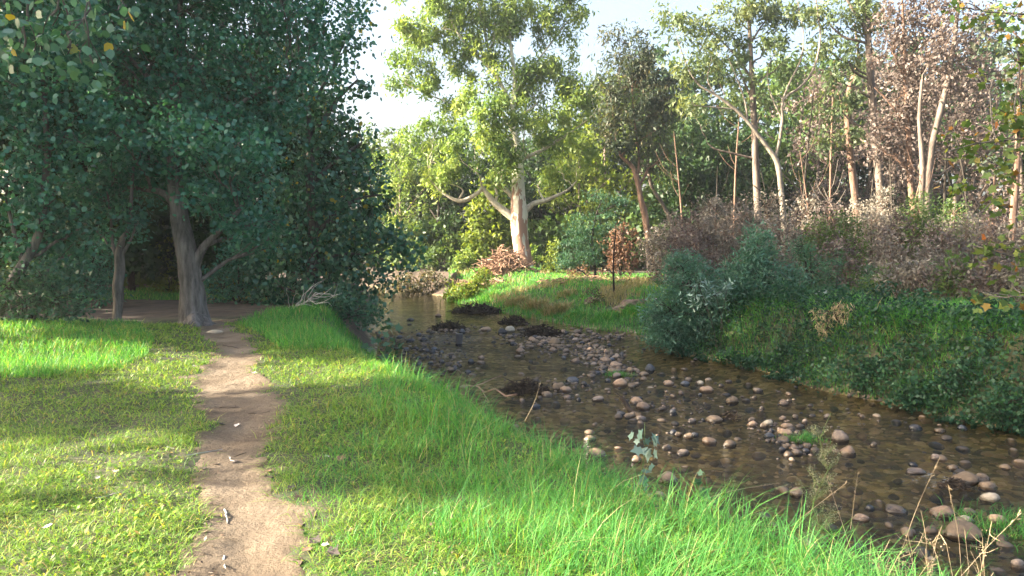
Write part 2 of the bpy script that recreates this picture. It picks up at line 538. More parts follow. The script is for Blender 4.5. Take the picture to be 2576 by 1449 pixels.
def mat_ground():
    m, nt, N, L = new_mat("bank_soil")
    tc = N.new("ShaderNodeTexCoord")
    nz = N.new("ShaderNodeTexNoise"); nz.inputs['Scale'].default_value = 3; nz.inputs['Detail'].default_value = 8
    L.new(tc.outputs['Object'], nz.inputs['Vector'])
    soil = ramp(N, [(.3, (.022, .026, .012)), (.55, (.045, .05, .022)), (.75, (.085, .07, .042))])
    L.new(nz.outputs[0], soil.inputs[0])
    lit = ramp(N, [(.3, (.03, .02, .014)), (.7, (.09, .06, .04))])
    L.new(nz.outputs[0], lit.inputs[0])
    # gravel bed
    vo = N.new("ShaderNodeTexVoronoi"); vo.inputs['Scale'].default_value = 9; vo.inputs['Randomness'].default_value = 1
    L.new(tc.outputs['Object'], vo.inputs['Vector'])
    sep = N.new("ShaderNodeSeparateColor"); L.new(vo.outputs['Color'], sep.inputs[0])
    bed = ramp(N, [(0, (.08, .068, .035)), (.35, (.20, .155, .075)), (.7, (.34, .26, .13)), (1, (.46, .38, .25))])
    L.new(sep.outputs[0], bed.inputs[0])
    n3 = N.new("ShaderNodeTexNoise"); n3.inputs['Scale'].default_value = 0.9; n3.inputs['Detail'].default_value = 4
    L.new(tc.outputs['Object'], n3.inputs['Vector'])
    br = ramp(N, [(.35, (.35, .35, .3)), (.65, (1, 1, 1))]); L.new(n3.outputs[0], br.inputs[0])
    bm = N.new("ShaderNodeMix"); bm.data_type = 'RGBA'; bm.blend_type = 'MULTIPLY'; bm.inputs[0].default_value = 1
    L.new(bed.outputs[0], bm.inputs[6]); L.new(br.outputs[0], bm.inputs[7])
    a = N.new("ShaderNodeAttribute"); a.attribute_name = "rnd"     # 0 soil .. 1 litter
    mx = N.new("ShaderNodeMix"); mx.data_type = 'RGBA'
    L.new(a.outputs['Fac'], mx.inputs[0]); L.new(soil.outputs[0], mx.inputs[6]); L.new(lit.outputs[0], mx.inputs[7])
    sx = N.new("ShaderNodeSeparateXYZ"); L.new(tc.outputs['Object'], sx.inputs[0])
    mr = N.new("ShaderNodeMapRange"); mr.inputs[1].default_value = -1.0; mr.inputs[2].default_value = -.9
    mr.inputs[3].default_value = 1; mr.inputs[4].default_value = 0
    L.new(sx.outputs[2], mr.inputs[0])
    mx2 = N.new("ShaderNodeMix"); mx2.data_type = 'RGBA'
    L.new(mr.outputs[0], mx2.inputs[0]); L.new(mx.outputs[2], mx2.inputs[6]); L.new(bm.outputs[2], mx2.inputs[7])
    b = N.new("ShaderNodeBsdfPrincipled"); b.inputs['Roughness'].default_value = .9
    L.new(mx2.outputs[2], b.inputs['Base Color'])
    bp = N.new("ShaderNodeBump"); bp.inputs['Strength'].default_value = .7; bp.inputs['Distance'].default_value = .05
    L.new(nz.outputs[0], bp.inputs['Height']); L.new(bp.outputs[0], b.inputs['Normal'])
    o = N.new("ShaderNodeOutputMaterial"); L.new(b.outputs[0], o.inputs[0])
    return m


g = Geo()
g.add(np.stack([X, Y, Z], -1).reshape(-1, 3), Fq, litter_mask(X, Y).ravel())
tag(g.build("ground", mat_ground(), smooth=True), kind='structure')


def mat_path():
    m, nt, N, L = new_mat("trodden_dirt")
    tc = N.new("ShaderNodeTexCoord")
    nz = N.new("ShaderNodeTexNoise"); nz.inputs['Scale'].default_value = 1.6; nz.inputs['Detail'].default_value = 6
    L.new(tc.outputs['Object'], nz.inputs['Vector'])
    r = ramp(N, [(.3, (.12, .092, .066)), (.5, (.175, .138, .10)), (.72, (.24, .195, .145))])
    L.new(nz.outputs[0], r.inputs[0])
    n2 = N.new("ShaderNodeTexNoise"); n2.inputs['Scale'].default_value = 26; n2.inputs['Detail'].default_value = 8; n2.inputs['Roughness'].default_value = .75
    L.new(tc.outputs['Object'], n2.inputs['Vector'])
    r2 = ramp(N, [(.3, (.55, .5, .45)), (.45, (1, 1, 1)), (.8, (1.15, 1.12, 1.1))]); L.new(n2.outputs[0], r2.inputs[0])
    mx = N.new("ShaderNodeMix"); mx.data_type = 'RGBA'; mx.blend_type = 'MULTIPLY'; mx.inputs[0].default_value = 1
    L.new(r.outputs[0], mx.inputs[6]); L.new(r2.outputs[0], mx.inputs[7])
    b = N.new("ShaderNodeBsdfPrincipled"); b.inputs['Roughness'].default_value = .9; b.inputs['Specular IOR Level'].default_value = .15
    L.new(mx.outputs[2], b.inputs['Base Color'])
    n4 = N.new("ShaderNodeTexNoise"); n4.inputs['Scale'].default_value = 13; n4.inputs['Detail'].default_value = 10; n4.inputs['Roughness'].default_value = .7
    L.new(tc.outputs['Object'], n4.inputs['Vector'])
    bp = N.new("ShaderNodeBump"); bp.inputs['Strength'].default_value = 1; bp.inputs['Distance'].default_value = .075
    L.new(n4.outputs[0], bp.inputs['Height']); L.new(bp.outputs[0], b.inputs['Normal'])
    o = N.new("ShaderNodeOutputMaterial"); L.new(b.outputs[0], o.inputs[0])
    return m


# the path: its own finer sheet 5 mm over the ground, with ragged edges
pxs = np.arange(-9.0, 0.6, 0.035); pys = np.arange(-3, 15.6, 0.035)
PX, PY = np.meshgrid(pxs, pys)
PD = path_mask(PX, PY)
PZ = height(PX, PY) + 0.010 + 0.03 * (fbm(PX, PY, 7, 51, 5) - .5) * sstep(0, .2, PD) - .03 * sstep(.02, -.06, PD)
pny, pnx = PX.shape
pid = np.arange(pnx * pny).reshape(pny, pnx)
keep = (PD[:-1, :-1] > -.05) & (PD[1:, 1:] > -.05) & (PD[1:, :-1] > -.05) & (PD[:-1, 1:] > -.05)
PF = np.stack([pid[:-1, :-1], pid[:-1, 1:], pid[1:, 1:], pid[1:, :-1]], -1)[keep]
used = np.unique(PF); remap = np.full(pnx * pny, -1); remap[used] = np.arange(len(used))
g = Geo(); g.add(np.stack([PX, PY, PZ], -1).reshape(-1, 3)[used], remap[PF])
tag(g.build("path", mat_path(), smooth=True), kind='structure')


def mat_water():
    m, nt, N, L = new_mat("stream_water")
    tc = N.new("ShaderNodeTexCoord")
    a = N.new("ShaderNodeAttribute"); a.attribute_name = "rnd"      # riffle strength
    mp = N.new("ShaderNodeMapping"); mp.inputs['Rotation'].default_value = (0, 0, R(-55)); mp.inputs['Scale'].default_value = (1.0, 2.2, 1)
    L.new(tc.outputs['Object'], mp.inputs[0])
    n1 = N.new("ShaderNodeTexNoise"); n1.inputs['Scale'].default_value = 8; n1.inputs['Detail'].default_value = 4; n1.inputs['Distortion'].default_value = .6
    n1.inputs['Roughness'].default_value = .55
    L.new(mp.outputs[0], n1.inputs['Vector'])
    st = N.new("ShaderNodeMapRange"); st.inputs[3].default_value = .010; st.inputs[4].default_value = .14
    L.new(a.outputs['Fac'], st.inputs[0])
    bp = N.new("ShaderNodeBump"); bp.inputs['Strength'].default_value = 1
    L.new(st.outputs[0], bp.inputs['Distance']); L.new(n1.outputs[0], bp.inputs['Height'])
    fr = N.new("ShaderNodeFresnel"); fr.inputs['IOR'].default_value = 1.33; L.new(bp.outputs[0], fr.inputs['Normal'])
    gl = N.new("ShaderNodeBsdfGlossy"); gl.inputs['Roughness'].default_value = .06; L.new(bp.outputs[0], gl.inputs['Normal'])
    tr = N.new("ShaderNodeBsdfTransparent"); tr.inputs[0].default_value = (.84, .77, .52, 1)
    mx = N.new("ShaderNodeMixShader"); L.new(fr.outputs[0], mx.inputs[0]); L.new(tr.outputs[0], mx.inputs[1]); L.new(gl.outputs[0], mx.inputs[2])
    # broken white water on the riffles
    n2 = N.new("ShaderNodeTexNoise"); n2.inputs['Scale'].default_value = 14; n2.inputs['Detail'].default_value = 6; n2.inputs['Roughness'].default_value = .7
    L.new(mp.outputs[0], n2.inputs['Vector'])
    ad = N.new("ShaderNodeMath"); ad.operation = 'MULTIPLY_ADD'; ad.inputs[1].default_value = .26
    L.new(a.outputs['Fac'], ad.inputs[0]); L.new(n2.outputs[0], ad.inputs[2])
    fm = N.new("ShaderNodeMapRange"); fm.inputs[1].default_value = .80; fm.inputs[2].default_value = .98
    L.new(ad.outputs[0], fm.inputs[0])
    df = N.new("ShaderNodeBsdfDiffuse"); df.inputs[0].default_value = (.7, .74, .76, 1)
    mx2 = N.new("ShaderNodeMixShader"); L.new(fm.outputs[0], mx2.inputs[0]); L.new(mx.outputs[0], mx2.inputs[1]); L.new(df.outputs[0], mx2.inputs[2])
    o = N.new("ShaderNodeOutputMaterial"); L.new(mx2.outputs[0], o.inputs[0])
    return m


def gauss_px(x, y, px, py, rx, ry):
    c = at_z(px, py, -1)
    return np.exp(-(((x - c.x) / rx) ** 2 + ((y - c.y) / ry) ** 2))


wx = np.arange(-42, 24, .25); wy = np.arange(-5, 62, .25)
WX, WY = np.meshgrid(wx, wy)
rif = .38 + .3 * (fbm(WX, WY, .7, 61) - .5)
rif = rif * (1 - .75 * sstep(20.5, 22.5, WY))
rif += 1.0 * gauss_px(WX, WY, 1060, 850, 1.9, 1.0) + .55 * gauss_px(WX, WY, 1130, 890, 2.0, 2.4)
rif += .9 * gauss_px(WX, WY, 1580, 846, .9, .35) + .15 * gauss_px(WX, WY, 1650, 1080, 2.2, 1.8)
rif += .5 * gauss_px(WX, WY, 2240, 1050, .9, .5) + .6 * gauss_px(WX, WY, 2380, 1210, .5, .4) + .12 * gauss_px(WX, WY, 2100, 1200, 2.5, 1.2)
wsd = river_sd(WX, WY)
WZ = -1.0 + .006 * (fbm(WX, WY, 2, 71) - .5)
wid = np.arange(WX.size).reshape(WX.shape)
kk = (wsd < .5)
kq = kk[:-1, :-1] | kk[1:, 1:]
WF = np.stack([wid[:-1, :-1], wid[:-1, 1:], wid[1:, 1:], wid[1:, :-1]], -1)[kq]
used = np.unique(WF); remap = np.full(WX.size, -1); remap[used] = np.arange(len(used))
g = Geo(); g.add(np.stack([WX, WY, WZ], -1).reshape(-1, 3)[used], remap[WF], np.clip(rif, 0, 1).ravel()[used])
tag(g.build("water", mat_water(), smooth=True), kind='structure')

# ------------------------------------------------------------------ grass
def blades(g, x, y, h, w, seg=3, lean=.45, rnd=None, z=None):
    N = len(x)
    if N == 0: return
    if z is None: z = height(x, y)
    az = rng.random(N) * 2 * math.pi
    ld = np.stack([np.cos(az), np.sin(az), np.zeros(N)], -1)
    ln = lean * (0.3 + rng.random(N) * 1.2)
    fa = az + math.pi / 2 + rng.normal(size=N) * .5
    sd_ = np.stack([np.cos(fa), np.sin(fa), np.zeros(N)], -1)
    base = np.stack([x, y, z - .01], -1)
    V = []
    for k in range(seg + 1):
        t = k / seg
        zz = h * (t - .35 * ln * t * t)
        p = base + ld * (h * ln * t ** 1.8)[:, None]
        p[:, 2] += zz
        if k < seg:
            ww = w * (1 - t * t * .75) * .5
            V += [p - sd_ * ww[:, None], p + sd_ * ww[:, None]]
        else:
            V.append(p)
    V = np.stack(V, 1)
    nv = 2 * seg + 1
    b = np.arange(N)[:, None] * nv
    if rnd is None: rnd = rng.random(N)
    faces = []
    for k in range(seg - 1):
        faces.append(b + np.array([2 * k, 2 * k + 1, 2 * k + 3, 2 * k + 2]))
    g.add(V.reshape(-1, 3), np.concatenate(faces), np.repeat(rnd, nv))
    g.f.append((b + np.array([2 * seg - 2, 2 * seg - 1, 2 * seg])) + g.n - N * nv)


def cands(n, y0, y1, k=.95, pad=2.0):
    """random points, denser near the camera"""
    y = np.exp(rng.uniform(math.log(y0), math.log(y1), n))
    x = rng.uniform(-1, 1, n) * (k * y + pad)
    return x, y


# long grass on the near bank
x, y = cands(420000, 1.6, 13.5)
sd = river_sd(x, y); pd = path_d(x, y)
off = np.interp(y, [3.4, 4.4, 6, 8.5, 10.5], [.12, .32, .62, 1.4, 2.0])
tall = sstep(-.25, .25, x - np.interp(y, PATH_Y, PATH_R) - off + .9 * (fbm(x, y, 1.5, 77) - .5)) * sstep(-.02, .06, sd) * (y < 11.2)
tall *= .15 + .85 * sstep(.38, .52, fbm(x, y, 3.2, 78))
kp = rng.random(len(x)) < tall * np.clip(.30 + .04 * y, .3, .8)
x, y = x[kp], y[kp]
sd = sd[kp]
edge = np.interp(y, PATH_Y, PATH_R)
h = (.10 + .20 * sstep(.2, 1.5, x - edge)) * (.35 + .95 * rng.random(len(x))) * (.35 + 1.2 * fbm(x, y, 2.6, 79))
w = np.maximum(.0034, .00078 * y) * (.5 + rng.random(len(x)))
g = Geo(); nr = y < 5.5
blades(g, x[nr], y[nr], h[nr], w[nr], seg=4, lean=.95)
blades(g, x[~nr], y[~nr], h[~nr], w[~nr], seg=3, lean=.85)
tag(g.build("long_grass", M['grass']), "long bright green grass covering the near river bank right of the dirt path", "grass", kind='stuff')

# short lawn left of the path and along its edges
x, y = cands(560000, 1.6, 14.5, k=.9, pad=2.5)
pd = path_d(x, y); edge = np.interp(y, PATH_Y, PATH_R)
sd = river_sd(x, y)
lw = sstep(-.10, .08, -path_mask(x, y)) * (sd > .5)
bare = sstep(.3, 1.3, np.hypot((x + 2.4) / .9, (y - 5.3) / .3))
lw *= (.15 + .85 * bare)
lw *= sstep(.22, .40, fbm(x, y, 1.7, 92)) * .6 + .4
lw *= np.where(x > edge + 2.2, .4, 1.0)
kp = rng.random(len(x)) < lw * .9
x, y = x[kp], y[kp]
knoll = np.exp(-((x + 8.5) ** 2 / 12 + (y - 12) ** 2 / 5)) + .6 * sstep(.55, .7, fbm(x, y, .8, 95))
h = (.03 + .065 * rng.random(len(x)) ** 1.5 + .10 * knoll * rng.random(len(x))) * (.6 + .9 * fbm(x, y, 2.5, 93))
w = np.maximum(.0046, .00095 * y) * (.7 + .9 * rng.random(len(x)))
g = Geo(); blades(g, x, y, h, w, seg=2, lean=1.5)
tag(g.build("short_grass", M['lawn']), "short trodden grass either side of the dirt path", "grass", kind='stuff')

# medium grass on the far left knoll and right of the path under the trees
x, y = cands(260000, 8, 17.5, k=.9)
pd = path_d(x, y); sd = river_sd(x, y)
edge = np.interp(y, PATH_Y, PATH_R)
zone = ((x > edge + .3) & (y > 10.8) & (y < 16.6 + .8 * fbm(x, y, 1, 4))) | ((x < -5.4 + .3 * (y - 9) + 2.2 * (fbm(x, y, 1.1, 161) - .5)) & (x < np.interp(y, PATH_Y, PATH_L) - 1.0) & (y > 8.6) & (y < 14.4))
kp = zone & (sd > .05) & (pd < -.15) & (rng.random(len(x)) < .45 + .4 * fbm(x, y, 1.4, 97))
x, y = x[kp], y[kp]
h = np.where(x > np.interp(y, PATH_Y, PATH_R), .20, .13) * (.5 + rng.random(len(x))) * (.6 + .7 * fbm(x, y, 1.2, 98))
g = Geo(); blades(g, x, y, h, np.maximum(.006, .0009 * y), seg=2, lean=.6)
tag(g.build("knoll_grass", M['grass']), "mid height grass on the low knolls in front of the shaded trees", "grass", kind='stuff')

# far bank, gum mound, clearings
x, y = cands(330000, 17, 48, k=.9)
sd = river_sd(x, y)
gb = (x > -3.6) & (y > 20.5) & (x < 17) & (sd > 0) & (sd < 7.5 + 3 * (fbm(x, y, .6, 101) - .5))
clear = (np.hypot((x - 7.5) / 5.5, (y - 36) / 4.5) < 1) & (fbm(x, y, .9, 104) > .38)
lf = (x < -5.5) & (y > 21) & (y < 27) & (sd > 1) & (x > -14)
kp = (gb | clear | lf) & (rng.random(len(x)) < .75)
x, y = x[kp], y[kp]; sd = sd[kp]
h = (.12 + .30 * fbm(x, y, .8, 103) ** 1.5) * (.5 + rng.random(len(x)))
h = np.where(sd > 4.5, h * .6, h)
dry = fbm(x, y, .55, 105) > .65
g = Geo(); blades(g, x[~dry], y[~dry], h[~dry], .0009 * y[~dry], seg=2, lean=.6)
tag(g.build("far_bank_grass", M['grass']), "green grass sloping down to the water below the white gum", "grass", kind='stuff')
g = Geo(); blades(g, x[dry], y[dry], h[dry] * 1.35, .0009 * y[dry], seg=2, lean=.6)
tag(g.build("dry_grass", M['drygrass']), "tall dry yellowish grass on the bank below the white gum", "grass", kind='stuff')

# right bank top grass
x, y = cands(300000, 7, 20, k=1.0)
sd = river_sd(x, y)
kp = (x > 4.4) & (sd > .12) & (y < 19) & (sd < 3.2 + 1.5 * (fbm(x, y, .8, 119) - .5)) & (rng.random(len(x)) < .8 * sstep(.35, .6, fbm(x, y, 1.5, 117) + .25 * sstep(.3, 1.2, sd) + .12 * sstep(6.5, 8, x) - .1))
x, y = x[kp], y[kp]
h = (.10 + .42 * fbm(x, y, 1.3, 113)) * (.35 + 1.1 * rng.random(len(x)))
g = Geo(); blades(g, x, y, h, np.maximum(.006, .0009 * y), seg=3, lean=1.2)
tag(g.build("bank_top_grass", M['grass']), "long shaded grass on top of the steep right bank", "grass", kind='stuff')

# ------------------------------------------------------------------ trees
def in_ball(n, shell=.45):
    d = unit(rng.normal(size=(n, 3)))
    r = (shell ** 3 + (1 - shell ** 3) * rng.random(n)) ** (1 / 3)
    return d * r[:, None]


def bez(a, b, sag=.12, n=6, wob=.05):
    a = np.asarray(a, float); b = np.asarray(b, float)
    L_ = np.linalg.norm(b - a)
    c = (a + b) / 2 + rng.normal(size=3) * L_ * sag
    t = np.linspace(0, 1, n)[:, None]
    p = (1 - t) ** 2 * a + 2 * t * (1 - t) * c + t * t * b
    p[1:-1] += rng.normal(size=(n - 2, 3)) * L_ * wob * .5
    return p


def tree(name, label, cat, limbs, blobs, leafmat, barkmat, L=.12, W=.06, cover=2.2, droop=.4, shape='rhomb', clump=.32, per=26,
         sides=10, twig_r=.02, group=None, crown_name='crown', trunk_name='trunk', flat=0.0, extra=None, limbmat=None, squash=.8, shell=.35, twigs=.5):
    """limbs: polylines of (x,y,z,r), the first is the trunk; blobs: (x,y,z,rx,ry,rz[,cover])"""
    base = limbs[0][0][:3]
    root = empty(name, base, label, cat, group)
    gt = Geo(); gl = Geo()
    anchors = []
    for i, lm in enumerate(limbs):
        sm = smooth_line(lm, 14 if i == 0 else 10)
        tube(gt if (i == 0 or limbmat is None) else gl, sm[:, :3], sm[:, 3], n=sides if i == 0 else max(5, sides - 3), rough=.12)
        anchors.append(sm)
    A = np.concatenate(anchors)
    gc = Geo()
    tg = gl if limbmat is not None else gt
    for bb in blobs:
        c = np.array(bb[:3]); r = np.array(bb[3:6]); cv = bb[6] if len(bb) > 6 else cover
        # branch from the nearest lower limb point
        hd = np.linalg.norm(A[:, :2] - c[:2], axis=1)
        dd = np.linalg.norm(A[:, :3] - c, axis=1) + 2.0 * np.maximum(0, A[:, 2] - (c[2] - .6 * hd))
        j = int(np.argmin(dd))
        br = bez(A[j, :3], c, .10, 7)
        r0 = min(A[j, 3] * .55, .02 + .018 * np.linalg.norm(A[j, :3] - c))
        tube(tg, br, np.linspace(r0, max(.012, r0 * .35), 7), n=5)
        la = .5 * L * W * (1.35 if shape != 'rhomb' else 1)
        nl = int(cv * math.pi * r[0] * r[2] / la)
        nt_ = max(3, nl // per)
        tips = c + in_ball(nt_, shell) * r
        # thin twigs
        for q in range(min(int(nt_ * twigs), 26)):
            s = br[rng.integers(2, 7)]
            tube(tg, bez(s, tips[q], .12, 4), np.linspace(max(.008, r0 * .3), .006, 4), n=4, cap=False)
        k = rng.integers(int(per * .5), int(per * 1.5) + 1, nt_)
        P = np.repeat(tips, k, axis=0)
        cs = clump * (.6 + .8 * rng.random(nt_))
        off = rng.normal(size=(len(P), 3)) * np.repeat(cs, k)[:, None] * .55
        off[:, 2] *= squash
        off[:, 2] -= np.abs(rng.normal(size=len(P))) * droop * clump * .5
        cr = np.repeat(rng.random(nt_), k)
        rn = np.clip(.4 * rng.random(len(P)) + .6 * cr, 0, 1) if leafmat not in ('poplarleaf', 'plane') else rng.random(len(P))
        add_leaves(gc, P + off, L, W, droop, shape, rnd=rn, flat=flat)
    gt.build(trunk_name, M[barkmat], root, smooth=True)
    if gl.n: gl.build("limbs", M[limbmat], root, smooth=True)
    if gc.n: gc.build(crown_name, M[leafmat], root)
    return root


def copy_tree(o, loc, rz, sc, label=None, group=None):
    c = o.copy(); col.objects.link(c)
    c.location = loc; c.rotation_euler = (0, 0, rz); c.scale = (sc, sc, sc)
    if label: c['label'] = label
    if group: c['group'] = group
    for ch in list(o.children):
        d = ch.copy(); col.objects.link(d); d.parent = c
    return c


def lp(Y, *pts):                  # limb from picture points at distance Y: (px, py, width_px[, dY])
    out = []
    f = .78 if (pts[0][0] > 1600 and 27 < Y < 45) else 1.0
    for p in pts:
        dY = p[3] if len(p) > 3 else 0
        v = at_y(p[0], p[1], Y + dY)
        out.append((v.x, v.y, v.z, f * p[2] * .5 * m_px(Y + dY)))
    return out


def bl(Y, *pts, d=.8):            # foliage masses: (px, py, r_px[, ry_px, dY, cover])
    out = []
    for p in pts:
        dY = p[4] if len(p) > 4 else 0
        v = at_y(p[0], p[1], Y + dY)
        rx = p[2] * m_px(Y); rz = (p[3] if len(p) > 3 and p[3] else p[2]) * m_px(Y)
        t = (v.x, v.y, v.z, rx, max(rx, rz) * d, rz)
        if len(p) > 5: t = t + (p[5],)
        out.append(t)
    return out


# --- the white gum on the far bank
YG = 41.0
gl_ = [lp(YG, (1320, 702, 84), (1318, 684, 56), (1314, 640, 44), (1307, 590, 42), (1305, 540, 46), (1304, 500, 36), (1303, 455, 31), (1303, 410, 27), (1300, 360, 18),
          (1293, 320, 16), (1291, 270, 13), (1296, 210, 10), (1290, 150, 8), (1280, 80, 6), (1270, 0, 4)),
       lp(YG, (1300, 552, 24), (1275, 535, 20), (1245, 512, 16), (1228, 490, 14), (1212, 470, 9)),
       lp(YG, (1303, 520, 18), (1290, 495, 13), (1262, 470, 10), (1245, 460, 8)),
       lp(YG, (1213, 476, 10), (1185, 497, 11), (1155, 506, 10), (1130, 495, 7), (1105, 478, 5), (1080, 450, 3)),
       lp(YG, (1155, 500, 5), (1165, 480, 4), (1150, 468, 3), (1128, 462, 2)),
       lp(YG, (1245, 512, 8), (1250, 490, 6), (1246, 470, 4)),
       lp(YG, (1322, 530, 17), (1342, 512, 13), (1370, 505, 11), (1400, 492, 8), (1428, 478, 5), (1450, 455, 3)),
       lp(YG, (1306, 420, 15), (1308, 404, 12), (1330, 392, 10), (1360, 380, 9), (1400, 355, 7), (1440, 330, 5), (1480, 300, 3, -1), (1500, 280, 2, -1)),
       lp(YG, (1292, 330, 15), (1275, 300, 12), (1258, 282, 8), (1240, 262, 5)),
       lp(YG, (1292, 320, 12), (1310, 290, 9), (1335, 275, 6), (1350, 260, 4)),
       lp(YG, (1291, 270, 10), (1255, 200, 8), (1230, 130, 7), (1215, 60, 6), (1200, 0, 4)),
       lp(YG, (1275, 235, 8), (1230, 170, 6), (1180, 120, 6), (1150, 80, 5), (1120, 20, 3)),
       lp(YG, (1230, 130, 7), (1245, 90, 5), (1240, 20, 4), (1238, -20, 3)),
       lp(YG, (1292, 240, 6), (1340, 170, 5), (1400, 90, 4), (1440, 40, 2), (1470, 10, 2)),
       lp(YG, (1180, 300, 3), (1130, 260, 4), (1070, 235, 3), (1020, 210, 2))]
gb_ = bl(YG, (1210, 40, 85), (1110, 60, 80), (1030, 100, 55), (1010, 190, 45), (1000, 20, 45), (1100, 170, 75), (1330, 40, 85), (1400, 120, 60), (1290, 120, 65), (1200, 130, 60),
         (1290, 190, 80, 70), (1210, 225, 65, 60, -2), (1220, 300, 60, 60, -3), (1195, 370, 60, 60, -2), (1340, 230, 70), (1420, 260, 80, 65), (1460, 200, 50),
         (1395, 340, 60, 45), (1400, 420, 55, 55, 2), (1460, 395, 45), (1360, 455, 40, 40, 2), (1100, 330, 60, 50), (1085, 400, 65, 50), (1130, 440, 55, 40),
         (1240, 420, 55, 45, -1), (1240, 350, 50, 50, 2), (1350, 300, 55, 45), (1470, 285, 55), (1430, 10, 60, 40), (1390, 200, 50), (1060, 355, 55, 45, 1), (1260, 60, 60), (1160, 10, 70, 50), (1288, 350, 40, 36, -2.5), (1320, 300, 40, 34, -2.5), (1262, 300, 40, 34, -2), (1270, 400, 32, 26, -2),
         (1060, 140, 50, 40), (1150, 260, 35, 25, 0), (1280, -60, 110), (1120, -50, 90), (1400, -60, 80, 60))
gum = tree("gum_tree", "tall white-barked gum with peeling brown bark at its foot, sunlit on the far bank", "tree", gl_, gb_, 'gumleaf', 'gumbark', L=.27, W=.085,
           cover=2.5, droop=.8, clump=.50, per=190, sides=14, limbmat='gumlimb', squash=1.0)

# --- brown barked gum right of it
t = tree("gum_tree", "gum with stringy brown bark and a burnt black foot, right of the white gum", "tree",
         [lp(39, (1636, 690, 26), (1634, 660, 20), (1630, 600, 20), (1622, 540, 22), (1612, 500, 18), (1600, 440, 16), (1583, 410, 13), (1560, 390, 9), (1548, 330, 8), (1540, 300, 6)),
          lp(39, (1603, 450, 9), (1608, 400, 7), (1600, 330, 6), (1590, 220, 5), (1600, 120, 3)), lp(39, (1562, 392, 7), (1600, 360, 5), (1660, 320, 4), (1690, 290, 2))],
         bl(39, (1590, 120, 55), (1560, 170, 60), (1640, 160, 55), (1600, 220, 75), (1540, 250, 50), (1660, 240, 60), (1600, 300, 80, 60), (1560, 350, 60, 45), (1650, 330, 60, 50), (1690, 290, 45), (1610, 400, 50, 35, 2), (1670, 390, 50, 40, 2), (1550, 100, 35), (1540, 300, 45)),
         'blueleaf', 'brownbark', L=.24, W=.08, cover=2.1, droop=.8, clump=.48, per=90, squash=1)
gb = Geo()
pp = lp(38.98, (1637, 692, 28), (1635, 660, 23), (1632, 625, 22), (1631, 600, 20.6)); sm = smooth_line(pp, 8)
tube(gb, sm[:, :3], sm[:, 3], 10, .1); gb.build("burnt_foot", M['burnt'], t, smooth=True)

tree("gum_tree", "slanting slender gum with flaking tan bark behind the burnt-footed gum", "tree",
     [lp(43, (1700, 640, 14), (1690, 565, 13), (1665, 510, 12), (1638, 465, 11), (1630, 400, 9), (1640, 330, 6), (1650, 250, 4))],
     bl(43, (1650, 240, 60), (1690, 200, 50), (1640, 350, 50), (1700, 330, 60), (1660, 430, 45)), 'backleaf', 'tallbark', L=.32, W=.13, cover=1.2, clump=.6, per=30)

tree("gum_tree", "straight pale gum with umbrella crown rising behind the forked gum", "tree",
     [lp(34, (1912, 660, 30), (1908, 560, 24), (1902, 440, 22), (1898, 330, 20), (1893, 220, 17), (1888, 120, 13), (1884, 40, 10), (1880, -60, 7)),
      lp(34, (1893, 200, 10), (1850, 140, 6), (1800, 90, 4), (1750, 60, 3)), lp(34, (1888, 110, 8), (1920, 60, 5), (1960, 20, 3)),
      lp(34, (1900, 400, 9), (1840, 385, 7), (1800, 375, 5), (1780, 360, 3)), lp(34, (1895, 260, 9), (1870, 200, 6), (1850, 150, 4))],
     bl(34, (1700, 45, 50, 28), (1770, 40, 60, 30), (1840, 50, 60, 35), (1900, 40, 60, 35), (1960, 100, 50, 28), (1830, 110, 60, 26), (1800, 170, 45, 22), (1950, 50, 55, 35), (1870, 190, 40, 22), (1760, 110, 45, 20), (2000, 40, 40, 30), (1880, 0, 90, 30), (1920, 240, 40, 22), (1980, 165, 40, 20), (1730, 260, 35, 22), (1850, 250, 40, 20)),
     'duskleaf', 'tallbark', L=.25, W=.085, cover=2.3, droop=.7, clump=.5, per=90, squash=.8)

tree("gum_tree", "leaning forked gum whose bare limbs sweep up left and right", "tree",
     [lp(31, (1975, 640, 24), (1972, 560, 18), (1965, 480, 17), (1958, 420, 17), (1945, 390, 15), (1915, 350, 13), (1880, 305, 11), (1850, 275, 10), (1800, 238, 8), (1760, 215, 6), (1735, 180, 4), (1715, 130, 3), (1700, 90, 2)),
      lp(31, (1950, 398, 12), (1962, 350, 10), (1968, 300, 10), (1970, 250, 9), (2005, 225, 8), (2035, 195, 8), (2055, 150, 7), (2064, 90, 6), (2058, 40, 5), (2050, -30, 4)),
      lp(31, (1972, 245, 8), (1990, 200, 6), (2015, 150, 5), (2022, 90, 4), (2010, 20, 3), (2000, -30, 2)),
      lp(31, (1880, 305, 7), (1875, 260, 5), (1855, 200, 4), (1830, 140, 3)), lp(31, (1800, 238, 5), (1780, 200, 4), (1790, 150, 3)),
      lp(31, (1968, 300, 6), (1940, 240, 4), (1930, 180, 3), (1950, 130, 2)), lp(31, (1850, 275, 5), (1800, 270, 4), (1745, 265, 3))],
     bl(31, (1690, 60, 35, 22), (1740, 80, 40, 20), (1790, 140, 40, 20), (1850, 130, 40, 22), (1950, 110, 40, 22), (1730, 170, 35, 18), (1740, 260, 30, 18), (2010, 30, 35, 25)),
     'duskleaf', 'forkbark', L=.23, W=.08, cover=2.0, droop=.7, clump=.42, per=80)

